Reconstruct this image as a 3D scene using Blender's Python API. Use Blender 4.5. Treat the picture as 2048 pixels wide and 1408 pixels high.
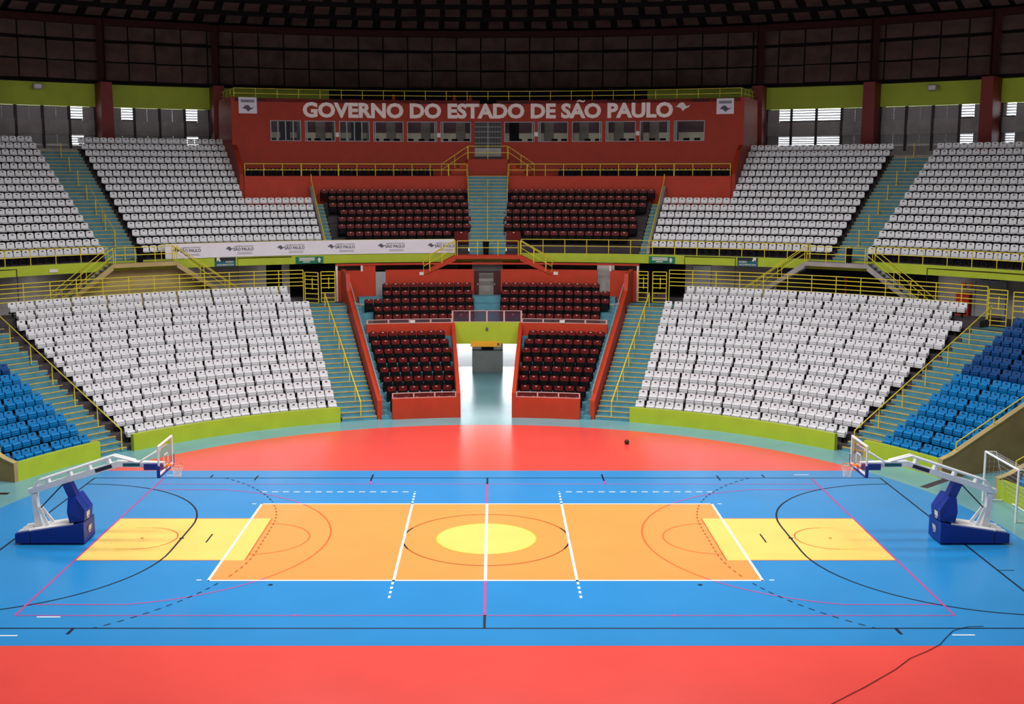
import bpy, bmesh, math, random
from mathutils import Matrix, Vector
random.seed(7)
sc = bpy.context.scene
for o in list(bpy.data.objects): bpy.data.objects.remove(o)
col = sc.collection
PI = math.pi
def srgb(r, g, b):
    return tuple(((c/255)/12.92 if c/255 <= .04045 else ((c/255+.055)/1.055)**2.4) for c in (r, g, b))

# ------------------------------------------------------------------ camera, sky, lights, exposure
cam_data = bpy.data.cameras.new('camera'); cam = bpy.data.objects.new('camera', cam_data); col.objects.link(cam)
cam_data.sensor_width = 36.0; cam_data.lens = 2346.6/2048*36; cam_data.shift_x = 37.2/2048
cam_data.clip_start = .1; cam_data.clip_end = 400
cam.location = (.26, -40.888, 13.009); cam.rotation_euler = (PI/2-.1505, 0, 0)
sc.camera = cam
world = bpy.data.worlds.new('overcast_sky'); sc.world = world; world.use_nodes = True
bg = world.node_tree.nodes['Background']; bg.inputs[0].default_value = (.86, .93, 1, 1); bg.inputs[1].default_value = 6.0
def area_light(name, loc, sx, sy, power, color=(1, .98, .96), spread=180):
    d = bpy.data.lights.new(name, 'AREA'); d.shape = 'RECTANGLE'; d.size = sx; d.size_y = sy; d.energy = power; d.color = color
    d.spread = math.radians(spread)
    o = bpy.data.objects.new(name, d); col.objects.link(o); o.location = loc
    return o
LAMP_SPOTS = [(x, y) for x in (-13.5, -4.5, 4.5, 13.5) for y in (-8, 0, 8)]+[(x, 16) for x in (-9, 0, 9)]  # the last row is added to brighten the red box
for (x, y) in LAMP_SPOTS:
    area_light('court_lamp_light', (x, y, 23.6), 3.4, 1.6, 1050, spread=176)
for az in (-44, -30, -22, 22, 30, 45):      # unseen lamps added under the upper stand to brighten the concourse
    r_ = math.radians(az); area_light('concourse_fill_light', (-.13+36.6*math.sin(r_), 36.6*math.cos(r_), 7.42), 1.2, .5, 15)
for az in (-18.4, -15.3, -12.2, -9.1, -6, -3, 2.9, 6, 9.1, 12.2, 15.3, 18.4):   # unseen lights added to brighten the booths
    r_ = math.radians(az); area_light('booth_fill_light', (-.13+46.2*math.sin(r_), 46.2*math.cos(r_), 17.8), .8, .8, 10)
area_light('lobby_fill_light', (-.13, 32.5, 2.88), 3.0, 3.0, 40)  # unseen light added to brighten the wall at the tunnel end
sc.view_settings.view_transform = 'Standard'; sc.view_settings.look = 'None'
sc.view_settings.exposure = 0.0; sc.view_settings.gamma = 1.0; sc.view_settings.use_curve_mapping = False
sc.cycles.max_bounces = 6; sc.cycles.diffuse_bounces = 4; sc.cycles.glossy_bounces = 3; sc.cycles.transparent_max_bounces = 12
sc.cycles.use_denoising = True; sc.cycles.sample_clamp_indirect = 6.0

# ------------------------------------------------------------------ materials
M = {}
def mat(name, rgb, rough=.6, spec=.4, var=.08, scale=3.0, metal=0.0, bump=0.0, bscale=60, coat=0.0):
    m = bpy.data.materials.new(name); m.use_nodes = True; nt = m.node_tree; b = nt.nodes['Principled BSDF']
    c = srgb(*rgb)
    tc = nt.nodes.new('ShaderNodeTexCoord')
    if var > 0:
        n = nt.nodes.new('ShaderNodeTexNoise'); n.inputs['Scale'].default_value = scale; n.inputs['Detail'].default_value = 3
        r = nt.nodes.new('ShaderNodeMapRange'); r.inputs['From Min'].default_value = .3; r.inputs['From Max'].default_value = .7
        r.inputs['To Min'].default_value = 1-var; r.inputs['To Max'].default_value = 1+var
        mx = nt.nodes.new('ShaderNodeVectorMath'); mx.operation = 'SCALE'; mx.inputs[0].default_value = c
        nt.links.new(tc.outputs['Object'], n.inputs['Vector']); nt.links.new(n.outputs['Fac'], r.inputs['Value'])
        nt.links.new(r.outputs['Result'], mx.inputs['Scale']); nt.links.new(mx.outputs['Vector'], b.inputs['Base Color'])
    else:
        b.inputs['Base Color'].default_value = (*c, 1)
    if bump > 0:
        n2 = nt.nodes.new('ShaderNodeTexNoise'); n2.inputs['Scale'].default_value = bscale; n2.inputs['Detail'].default_value = 2
        bp = nt.nodes.new('ShaderNodeBump'); bp.inputs['Strength'].default_value = bump; bp.inputs['Distance'].default_value = .01
        nt.links.new(tc.outputs['Object'], n2.inputs['Vector']); nt.links.new(n2.outputs['Fac'], bp.inputs['Height']); nt.links.new(bp.outputs['Normal'], b.inputs['Normal'])
    b.inputs['Roughness'].default_value = rough; b.inputs['Specular IOR Level'].default_value = spec; b.inputs['Metallic'].default_value = metal
    if coat: b.inputs['Coat Weight'].default_value = coat; b.inputs['Coat Roughness'].default_value = .25
    M[name] = m
    return m
FR = .25
mat('floor_red', (236, 78, 70), FR, .5, .05, .35); mat('floor_blue', (42, 138, 204), FR, .5, .04, .4)
mat('floor_orange', (252, 156, 82), FR, .5, .03, .4); mat('floor_yellow', (250, 210, 110), FR, .5, .04, .6)
mat('floor_teal', (110, 162, 170), FR, .5, .08, .5)
mat('line_white', (245, 245, 245), .35, .4, .02); mat('line_black', (16, 22, 40), .4, .4, .05); mat('line_pink', (190, 72, 142), .4, .4, .04)
mat('line_red', (230, 98, 50), .4, .4, .04); mat('line_brown', (172, 80, 34), .4, .4, .04); mat('line_dust', (232, 170, 40), .5, .3, .1)
mat('lime', (168, 186, 46), .55, .35, .06, 1.2, bump=.1); mat('red_wall', (184, 54, 26), .6, .35, .07, 1.5, bump=.15)
mat('box_red', (160, 44, 16), .6, .35, .07, 1.5, bump=.15); mat('red_steel', (120, 22, 16), .5, .4, .1, 2); mat('concrete', (158, 152, 150), .8, .3, .14, 1.6, bump=.2)
mat('concrete_dark', (70, 62, 66), .8, .25, .15, 1.4, bump=.2); mat('concrete_pale', (178, 174, 170), .7, .3, .1, 1.5)
mat('beige', (176, 156, 106), .7, .3, .1, 1.3, bump=.15); mat('brown_wall', (168, 142, 98), .75, .3, .1, 1.3, bump=.15)
mat('teal_stair', (80, 134, 148), .6, .35, .14, 2.2); mat('nosing', (206, 170, 84), .6, .3, .15, 5)
mat('yellow_paint', (226, 206, 62), .45, .45, .08, 4); mat('white_seat', (218, 217, 221), .38, .5, .03, 3)
mat('blue_seat', (0, 120, 186), .4, .5, .05, 3); mat('navy_seat', (2, 68, 130), .4, .5, .05, 3)
mat('maroon_seat', (98, 12, 12), .5, .2, .1, 3); mat('black_plastic', (16, 13, 15), .7, .12, .1, 3)
mat('plate', (40, 36, 36), .5, .4, .05); mat('rail_pale', (204, 164, 158), .5, .4, .05); mat('plate_pale', (222, 214, 206), .4, .5, .04)
mat('white_paint', (236, 236, 236), .45, .4, .03); mat('louvre', (150, 146, 146), .6, .3, .1); mat('grey_paint', (150, 150, 152), .5, .4, .06); mat('grey_metal', (150, 152, 156), .4, .5, .06)
mat('pad_blue', (6, 44, 140), .42, .5, .06, 2); mat('hoop_orange', (240, 110, 16), .4, .5, .04); mat('net_white', (232, 226, 226), .8, .2, .03)
mat('roof_dark', (24, 17, 17), .9, .15, .15, 1); mat('roof_panel', (86, 68, 62), .9, .15, .25, .9); mat('roof_beam', (14, 9, 10), .8, .2, .1)
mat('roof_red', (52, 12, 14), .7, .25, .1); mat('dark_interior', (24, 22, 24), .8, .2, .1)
mat('sign_green', (0, 112, 82), .5, .4, .04); mat('sign_teal', (10, 92, 104), .5, .4, .04); mat('sign_black', (18, 26, 34), .5, .4, .05); mat('sign_blue', (20, 30, 110), .5, .4, .05)
mat('banner_white', (226, 222, 230), .6, .3, .03, 1); mat('ink_grey', (92, 90, 104), .7, .2, .04); mat('ink_dark', (56, 52, 68), .7, .2, .04)
mat('letter_cream', (250, 236, 228), .6, .3, .04); mat('curtain', (98, 78, 84), .8, .2, .1); mat('room_cream', (196, 190, 172), .7, .3, .06); mat('room_grey', (122, 116, 110), .7, .3, .08)
mat('fire_red', (176, 30, 14), .5, .4, .06); mat('cone_orange', (226, 74, 20), .5, .4, .05); mat('gold_banner', (226, 166, 40), .55, .35, .06, 2)
mat('ground_outside', (240, 240, 238), .8, .2, .05, .6); mat('cable', (46, 26, 22), .6, .3, .05); mat('door_maroon', (66, 12, 12), .5, .4, .06); mat('ball_brown', (60, 34, 20), .6, .3, .15, 12)
def glass_mat(name, tint, gloss=.08):
    m = bpy.data.materials.new(name); m.use_nodes = True; nt = m.node_tree; nt.nodes.remove(nt.nodes['Principled BSDF'])
    out = nt.nodes['Material Output']; t = nt.nodes.new('ShaderNodeBsdfTransparent'); g = nt.nodes.new('ShaderNodeBsdfGlossy'); mx = nt.nodes.new('ShaderNodeMixShader'); mx.inputs[0].default_value = .1
    t.inputs['Color'].default_value = (*tint, 1); g.inputs['Roughness'].default_value = gloss
    nt.links.new(t.outputs[0], mx.inputs[1]); nt.links.new(g.outputs[0], mx.inputs[2]); nt.links.new(mx.outputs[0], out.inputs['Surface'])
    M[name] = m
glass_mat('clear_glass', (.93, .95, .95)); glass_mat('smoke_glass', (.62, .58, .62))
lm = bpy.data.materials.new('lamp_lens'); lm.use_nodes = True; lb = lm.node_tree.nodes['Principled BSDF']
lb.inputs['Base Color'].default_value = (.9, .9, .85, 1); lb.inputs['Emission Color'].default_value = (1, .96, .9, 1); lb.inputs['Emission Strength'].default_value = 6; M['lamp_lens'] = lm

# ------------------------------------------------------------------ mesh helpers
XC = -.13                                  # the bowl's axis stands 13 cm off the court's centre
def pt(R, az, z):
    a = math.radians(az); return Vector((XC+R*math.sin(a), R*math.cos(a), z))
class MB:
    def __init__(s): s.v = []; s.f = []; s.m = []; s.mats = []
    def mi(s, m):
        if m not in s.mats: s.mats.append(m)
        return s.mats.index(m)
    def add(s, vs, fs, m=None):
        o = len(s.v); s.v += [tuple(v) for v in vs]; s.f += [tuple(i+o for i in f) for f in fs]
        k = s.mi(m) if m else 0
        s.m += [k]*len(fs); return s
    def box(s, x0, x1, y0, y1, z0, z1, m=None):
        return s.add([(x, y, z) for x in (x0, x1) for y in (y0, y1) for z in (z0, z1)],
                     [(0, 1, 3, 2), (4, 6, 7, 5), (0, 4, 5, 1), (2, 3, 7, 6), (0, 2, 6, 4), (1, 5, 7, 3)], m)
    def prism(s, pts, d, m=None):           # closed polygon (3D points) pushed along vector d
        n = len(pts); d = Vector(d); a = [Vector(p) for p in pts]; b = [p+d for p in a]
        return s.add(a+b, [tuple(range(n))[::-1], tuple(range(n, 2*n))]+[(i, (i+1) % n, n+(i+1) % n, n+i) for i in range(n)], m)
    def tube(s, pts, r, n=6, m=None, closed=False):
        P = [Vector(p) for p in pts]; vs = []; fs = []; k = len(P)
        for i, p in enumerate(P):
            a = P[(i-1) % k] if (closed or i > 0) else p; b = P[(i+1) % k] if (closed or i < k-1) else p
            t = (b-a).normalized(); u = t.cross(Vector((0, 0, 1)))
            if u.length < .05: u = t.cross(Vector((0, 1, 0)))
            u.normalize(); w = u.cross(t)
            for j in range(n):
                q = 2*PI*(j+.5)/n; vs.append(p+u*(r*math.cos(q))+w*(r*math.sin(q)))
        for i in range(k if closed else k-1):
            for j in range(n):
                i2 = (i+1) % k
                fs.append((i*n+j, i*n+(j+1) % n, i2*n+(j+1) % n, i2*n+j))
        if not closed: fs += [tuple(range(n))[::-1], tuple(range((k-1)*n, k*n))]
        return s.add(vs, fs, m)
    def bar(s, a, b, w, h, m=None):         # rectangular bar from a to b
        a = Vector(a); b = Vector(b); t = (b-a).normalized(); u = t.cross(Vector((0, 0, 1)))
        if u.length < .05: u = Vector((1, 0, 0))
        u.normalize(); v = u.cross(t); vs = []
        for p in (a, b):
            for (i, j) in ((-1, -1), (1, -1), (1, 1), (-1, 1)): vs.append(p+u*(i*w/2)+v*(j*h/2))
        return s.add(vs, [(3, 2, 1, 0), (4, 5, 6, 7), (0, 1, 5, 4), (1, 2, 6, 5), (2, 3, 7, 6), (3, 0, 4, 7)], m)
    def sweep(s, prof, a0, a1, step=1.5, m=None):   # closed (R, z) profile swept about the bowl's axis
        n = max(1, int(math.ceil(abs(a1-a0)/step))); k = len(prof); vs = []; fs = []
        for i in range(n+1):
            az = a0+(a1-a0)*i/n
            vs += [pt(R, az, z) for (R, z) in prof]
        for i in range(n):
            for j in range(k):
                fs.append((i*k+j, i*k+(j+1) % k, (i+1)*k+(j+1) % k, (i+1)*k+j))
        fs += [tuple(range(k))[::-1], tuple(range(n*k, (n+1)*k))]
        return s.add(vs, fs, m)
    def ring(s, R0, R1, z0, z1, a0, a1, step=1.5, m=None):
        return s.sweep([(R0, z0), (R1, z0), (R1, z1), (R0, z1)], a0, a1, step, m)
    def lathe(s, prof, c, n=16, m=None):
        vs = []; k = len(prof)
        for i in range(n):
            a = 2*PI*i/n
            vs += [(c[0]+r*math.cos(a), c[1]+r*math.sin(a), c[2]+z) for r, z in prof]
        fs = [(i*k+j, ((i+1) % n)*k+j, ((i+1) % n)*k+j+1, i*k+j+1) for i in range(n) for j in range(k-1)]
        return s.add(vs, fs, m)
    def mesh(s, name, material=None, smooth=False):
        me = bpy.data.meshes.new(name); me.from_pydata(s.v, [], s.f)
        names = s.mats if s.mats else [material]
        if material and not s.mats: names = [material]
        for nm in names: me.materials.append(M[nm])
        if s.mats: me.polygons.foreach_set('material_index', s.m)
        bm = bmesh.new(); bm.from_mesh(me); bmesh.ops.recalc_face_normals(bm, faces=bm.faces); bm.to_mesh(me); bm.free()
        if smooth:
            me.polygons.foreach_set('use_smooth', [True]*len(me.polygons))
            try: me.set_sharp_from_angle(angle=math.radians(40))
            except Exception: pass
        return me
    def build(s, name, material=None, parent=None, smooth=False):
        o = bpy.data.objects.new(name, s.mesh(name, material, smooth)); col.objects.link(o)
        if parent: o.parent = parent; o.matrix_parent_inverse = parent.matrix_basis.inverted()
        return o
def link_mesh(name, me, parent=None, loc=None, rz=0):
    o = bpy.data.objects.new(name, me); col.objects.link(o)
    if parent: o.parent = parent
    if loc is not None: o.location = loc
    if rz: o.rotation_euler = (0, 0, rz)
    return o
def tag(o, label, cat, group=None):
    o['label'] = label; o['category'] = cat
    if group: o['group'] = group
    return o
def struct(o, label=None):
    o['kind'] = 'structure'
    if label: o['label'] = label
    return o
def empty(name, loc=(0, 0, 0), rz=0):
    o = bpy.data.objects.new(name, None); o.empty_display_size = .2; col.objects.link(o); o.location = loc; o.rotation_euler = (0, 0, rz)
    return o
def thing(name, label, cat, loc=(0, 0, 0), rz=0, group=None): return tag(empty(name, loc, rz), label, cat, group)
ORD = ['first', 'second', 'third', 'fourth', 'fifth', 'sixth', 'seventh', 'eighth', 'ninth', 'tenth', 'eleventh', 'twelfth', 'thirteenth', 'fourteenth', 'fifteenth', 'sixteenth', 'seventeenth']

# ------------------------------------------------------------------ the bowl's numbers
LT, LR = .86, .396                          # lower tier tread and rise
UT, UR = .80, .446                          # upper tier tread and rise
def lowR(k): return 22.45+LT*k
def lowF(k): return .23+LR*k                # floor of lower row k
def upR(k): return 36.0+UT*k
def upF(k): return 7.98+UR*k
CF = 5.0                                    # concourse floor

# ================================================================== FLOOR AND COURT PAINT
fl = MB()
n = 96
vs = [pt(0, 0, 0)]+[pt(38.2, 360*i/n, 0) for i in range(n)]+[pt(0, 0, -.3)]+[pt(38.2, 360*i/n, -.3) for i in range(n)]
fl.add(vs, [(0, 1+(i+1) % n, 1+i) for i in range(n)]+[(n+1, n+2+i, n+2+(i+1) % n) for i in range(n)]+[(1+i, 1+(i+1) % n, n+2+(i+1) % n, n+2+i) for i in range(n)])
floor = struct(fl.build('floor', 'floor_teal'), 'teal painted arena floor with a glossy multi-sport court')
def paint(name, poly, z, m, label=None):
    b = MB(); b.prism([(x, y, z-.0016) for x, y in poly], (0, 0, .0016)); o = b.build(name, m, floor)
    if label: o['label'] = label
    return o
RC = 19.42
def disc(r, cx=0, cy=0, a0=0, a1=360, n=96):
    full = abs(a1-a0) >= 359.9
    return [(cx+r*math.cos(math.radians(a0+(a1-a0)*i/n)), cy+r*math.sin(math.radians(a0+(a1-a0)*i/n))) for i in range(n if full else n+1)]
paint('red_surround', disc(RC, XC, 0, n=128), .002, 'floor_red', 'round red painted surround of the court')
yb = 9.77; ab = math.degrees(math.asin(yb/RC))
paint('blue_court', disc(RC+.002, XC, 0, -ab, ab, 40)+disc(RC+.002, XC, 0, 180-ab, 180+ab, 40), .0036, 'floor_blue', 'blue painted court zone')
paint('orange_court', [(-9, -4.5), (9, -4.5), (9, 4.5), (-9, 4.5)], .0052, 'floor_orange', 'orange painted volleyball court')
for s in (-1, 1):
    xs = sorted((14*s, 8.2*s))
    paint('yellow_key', [(xs[0], -2.45), (xs[1], -2.45), (xs[1], 2.45), (xs[0], 2.45)], .0068, 'floor_yellow', 'yellow painted basketball key')
paint('yellow_circle', disc(1.8, n=72), .0068, 'floor_yellow', 'yellow centre circle')
def strip(name, pts, w, m, z=.009, dash=None, closed=False):
    """painted line of width w along a polyline; dash = (on, off)"""
    P = [Vector((x, y, 0)) for x, y in pts]
    if closed: P.append(P[0])
    segs = [P]
    if dash:
        on, off = dash; segs = []; cur = []; d = 0; pen = True
        fine = []
        for a, b in zip(P, P[1:]):
            L = (b-a).length; k = max(1, int(L/.05)); fine += [a.lerp(b, i/k) for i in range(k)]
        fine.append(P[-1]); cur = [fine[0]]
        for a, b in zip(fine, fine[1:]):
            d += (b-a).length
            if pen: cur.append(b)
            if d >= (on if pen else off):
                if pen: segs.append(cur)
                else: cur = [b]
                pen = not pen; d = 0
        if pen and len(cur) > 1: segs.append(cur)
    b = MB()
    for S in segs:
        L, R_ = [], []
        for i, p in enumerate(S):
            t = (S[min(i+1, len(S)-1)]-S[max(i-1, 0)]).normalized(); nn = Vector((-t.y, t.x, 0))*(w/2)
            L.append(p+nn); R_.append(p-nn)
        k = len(S); up = Vector((0, 0, z)); dn = Vector((0, 0, z-.0015))
        vs = [v+up for v in L]+[v+up for v in R_]+[v+dn for v in L]+[v+dn for v in R_]
        fs = []
        for i in range(k-1):
            fs += [(i, i+1, k+i+1, k+i), (2*k+i, 3*k+i, 3*k+i+1, 2*k+i+1), (i, 2*k+i, 2*k+i+1, i+1), (k+i, k+i+1, 3*k+i+1, 3*k+i)]
        fs += [(0, k, 3*k, 2*k), (k-1, 3*k-1, 4*k-1, 2*k-1)]
        b.add(vs, fs)
    return b.build(name, m, floor)
LB, LW = .07, .09
# futsal and handball lines, dark
strip('court_line', [(-17, 8.5), (17, 8.5)], LB, 'line_black'); strip('court_line', [(-17, -8.5), (17, -8.5)], LB, 'line_black')
for s in (-1, 1):
    strip('court_line', [(17*s, -8.5), (17*s, 8.5)], LB, 'line_black')
    arc6 = [(17*s-s*6*math.sin(math.radians(t)), 1.5+6*math.cos(math.radians(t))) for t in range(0, 91, 5)]
    arc6 += [(x, -y) for x, y in arc6[::-1]]
    strip('court_line', arc6, LB, 'line_black')
    arc9 = [(17*s-s*9*math.sin(math.radians(t)), 1.5+9*math.cos(math.radians(t))) for t in range(0, 91, 3)]
    arc9 = [p for p in arc9 if p[1] < 8.5]; arc9 += [(x, -y) for x, y in arc9[::-1]]
    def inor(p): return abs(p[0]) < 9 and abs(p[1]) < 4.5
    strip('dashed_line', [p for p in arc9 if inor(p)], .055, 'line_brown', dash=(.16, .16))
    far = [p for p in arc9 if not inor(p) and p[1] > 0]; near = [p for p in arc9 if not inor(p) and p[1] < 0]
    strip('dashed_line', far, .055, 'line_black', dash=(.2, .2)); strip('dashed_line', near, .055, 'line_black', dash=(.2, .2))
    strip('penalty_mark', [(10*s, -.5), (10*s, .5)], .06, 'line_black'); paint('penalty_spot', disc(.09, 11*s, 0, n=12), .0095, 'line_black')
    paint('penalty_spot', disc(.06, 12.43*s, 0, n=12), .0095, 'line_brown')
    for x, y0, y1 in ((5, 7.55, 9.1), (10, 8.1, 8.9), (12, 8.6, 9.05)):
        strip('zone_mark', [(x*s, max(y0, 8.0)), (x*s, y1)], .07, 'line_black')
    strip('zone_mark', [(5*s, 7.5), (5*s, 8.15)], .07, 'line_pink'); strip('zone_mark', [(11.9*s, -8.5), (11.92*s, -8.95)], .1, 'line_black')
    strip('zone_mark', [(17*s, -3.47), (17.55*s, -3.47)], .05, 'line_black')
    # basketball, pink
    strip('court_line', [(14*s, -7.5), (14*s, 8.45)], LB, 'line_pink', .0095)
    hx = 12.425*s; ta = math.degrees(math.asin(6.6/6.75))
    arc3 = [(14*s, 6.6), (hx-s*.0, 6.6)]+[(hx-s*6.75*math.cos(math.radians(t)), 6.75*math.sin(math.radians(t))) for t in [ta-i*(2*ta)/48 for i in range(49)]]+[(hx, -6.6), (14*s, -6.6)]
    seg_in = [p for p in arc3 if inor(p)]
    i0 = arc3.index(seg_in[0]); i1 = arc3.index(seg_in[-1])
    strip('court_line', arc3[:i0+1], .06, 'line_pink'); strip('court_line', arc3[i1:], .06, 'line_pink'); strip('court_line', seg_in, .06, 'line_red')
    strip('court_line', [(8.2*s-s*1.8*math.sin(math.radians(t)), 1.8*math.cos(math.radians(t))) for t in range(0, 181, 6)], .05, 'line_red')
    strip('court_line', [(hx-s*1.25*math.sin(math.radians(t)), 1.25*math.cos(math.radians(t))) for t in range(0, 181, 6)], .05, 'line_red')
    strip('court_line', [(hx+s*.6, 1.25), (hx, 1.25)], .04, 'line_dust'); strip('court_line', [(hx+s*.6, -1.25), (hx, -1.25)], .04, 'line_dust')
    for yy in (2.45, -2.45): strip('court_line', [(14*s, yy), (9*s, yy)], .045, 'line_red')
    strip('court_line', [(8.2*s, -2.45), (8.2*s, 2.45)], .05, 'line_red')
    # volleyball attack-line extension and coach dashes, white
    strip('dashed_line', [(9.35*s, 6.25), (3.1*s, 6.25)], .08, 'line_white', dash=(.24, .17))
    strip('dashed_line', [(2.98*s, 4.62), (2.98*s, 6.3)], .08, 'line_white', dash=(.2, .16)); strip('dashed_line', [(2.98*s, -4.62), (2.98*s, -6.25)], .08, 'line_white', dash=(.2, .16))
    for yy in (4.47, -4.42): strip('serve_mark', [(9.2*s, yy), (9.36*s, yy)], .07, 'line_white')
    strip('court_line', [(2.97*s, -4.5), (2.97*s, 4.5)], LW, 'line_white', .0105); strip('court_line', [(8.97*s, -4.5), (8.97*s, 4.5)], LW, 'line_white', .0105)
    paint('floor_dot', disc(.07, 5.66*s, -7.5, n=10), .0105, 'line_pink'); paint('floor_dot', disc(.08, 6.88*s, -4.86, n=10), .0095, 'line_black')
for yy in (7.5, -7.5): strip('court_line', [(-14, yy), (14, yy)], .055, 'line_pink')
strip('court_line', disc(3.0, n=90), .06, 'line_brown', closed=True); strip('court_line', disc(1.81, n=72), .04, 'line_dust', closed=True)
for s in (-1, 1):
    strip('court_line', disc(3.0, 0, 0, (0 if s > 0 else 180)-24, (0 if s > 0 else 180)+24, 20), .065, 'line_black', .0098)
    strip('court_line', [(0, 4.5*s), (0, 7.5*s)], .08, 'line_pink'); strip('court_line', [(0, 7.5*s), (0, 8.5*s)], .08, 'line_black')
for yy in (4.46, -4.46): strip('court_line', [(-9, yy), (9, yy)], LW, 'line_white', .0105)
strip('court_line', [(0, -4.5), (0, 4.5)], .1, 'line_white', .0108)
for x0, x1, y in ((-13.3, -12.6, -7.62), (-14.1, -13.3, -9.05), (13.35, 14.0, -9.0), (-14.0, -13.4, 8.95), (13.4, 14.05, 9.02)):
    strip('maker_mark', [(x0, y), (x1, y)], .07, 'line_white')
paint('floor_hatch', [(-20.1, 5.85), (-19.7, 5.85), (-19.7, 6.15), (-20.1, 6.15)], .003, 'cable')
strip('drain_channel', [(18.3, 6.95), (22.6, 10.75)], .35, 'concrete_dark', .003)

# ================================================================== CEILING, OUTER SHELL
WR = 51.5
def roofz(R): return 23.75+10.0*(1-(R/52.0)**2)
RSL = lambda R: math.atan(-2*10.0*R/52.0**2)
ce = MB(); prof = [(R, roofz(R)) for R in (52.2, 48, 43, 38, 33, 28, 22, 15, 8, .05)]
ce.sweep(prof+[(R, z+.4) for R, z in prof[::-1]], 0, 360, 3)
ceiling = struct(ce.build('ceiling', 'roof_dark'), 'dark domed roof lined with rows of brown acoustic panels')
for R in (51.2, 49.5, 47.7, 45.9, 44.1, 42.3, 40.5):
    red = R > 51; b = MB(); z = roofz(R)-(.35 if red else 0); w = .2 if red else .1
    b.sweep([(R-w, z-.42), (R+w, z-.42), (R+w, z+.05), (R-w, z+.05)], -60, 60, 2); b.build('ring_beam', 'roof_red' if red else 'roof_beam', ceiling)
# dark upper wall between lime beam and roof, hung with larger acoustic panels
cw = MB(); cw.ring(WR, WR+.4, 19.25, 24.1, -60, 60, 2); clere = struct(cw.build('wall_clerestory', 'roof_dark'), 'dark upper wall hung with brown acoustic panels under the roof')
cw = MB(); cw.ring(WR-.3, WR+.4, 19.25, 19.45, -60, 60, 2); cw.build('ledge', 'roof_beam', clere)
PAN = []
for R in (50.35, 48.6, 46.8, 45.0, 43.2, 41.4):
    pitch = 1.62/R*180/PI; off = random.random()*pitch
    for k in range(-int(50/pitch), int(50/pitch)+1):
        az = k*pitch+off+random.uniform(-.1, .1)
        if abs(az) < 47: PAN.append((Matrix.Translation(pt(R, az, roofz(R)-.22)) @ Matrix.Rotation(-math.radians(az), 4, 'Z') @ Matrix.Rotation(RSL(R), 4, 'X') @ Matrix.Rotation(random.uniform(-.04, .04), 4, 'Y'), (1.1, 1.2, .08), ceiling))
for z, h in ((22.85, 1.0), (21.5, 1.25), (20.15, 1.2)):
    for k in range(-23, 24):
        az = k*2.08+.4
        PAN.append((Matrix.Translation(pt(WR-.06, az, z+random.uniform(-.03, .03))) @ Matrix.Rotation(-math.radians(az), 4, 'Z') @ Matrix.Rotation(random.uniform(-.012, .012), 4, 'Y'), (1.76, .08, h), clere))
pm = {}; rest = {}
for i, (mt, dim, par) in enumerate(sorted(PAN, key=lambda t: (t[0].translation-Vector((.26, -40.9, 13))).length)):
    t = MB(); w, d_, h = dim; t.box(-w/2, w/2, -d_/2, d_/2, -h/2, h/2)
    if i < 300:
        if dim not in pm: pm[dim] = t.mesh('acoustic_panel', 'roof_panel')
        o = link_mesh('acoustic_panel', pm[dim], par); o.matrix_basis = mt
    else: rest.setdefault(par.name, (par, MB()))[1].add([mt @ Vector(v) for v in t.v], t.f)
for par, mb in rest.values():
    o = mb.build('acoustic_panel_field', 'roof_panel', par); o['kind'] = 'stuff'
WR = 51.5
# outer wall: solid all round behind the camera; in view it is banded (lime beam, concrete, louvres)
WR = 51.5
b = MB(); b.ring(WR, WR+.4, 0, 24.2, 60, 300, 3); struct(b.build('wall_outer', 'concrete_dark'), 'plain concrete outer wall around the bowl')
b = MB()
for s in (-1, 1): b.ring(WR, WR+.4, 0, 14.6, 34*s, 60*s, 3)
b.ring(WR, WR+.4, 7.3, 14.6, -34, 34, 3); b.ring(WR, WR+.4, 14.6, 17.68, -22.9, 22.9, 3)
struct(b.build('wall_lower_outer', 'concrete'), 'concrete outer wall below the louvres')
b = MB()
for s in (-1, 1): b.ring(WR-.25, WR+.4, 17.68, 19.25, 13.6*s, 60*s, 2)
struct(b.build('wall_top_band', 'lime'), 'lime green ring beam under the dark roof')
b = MB(); b.ring(WR, WR+.4, 17.6, 19.3, -13.7, 13.7, 2); struct(b.build('wall_behind_box', 'roof_dark'), 'dark wall behind the red box roof')
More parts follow.
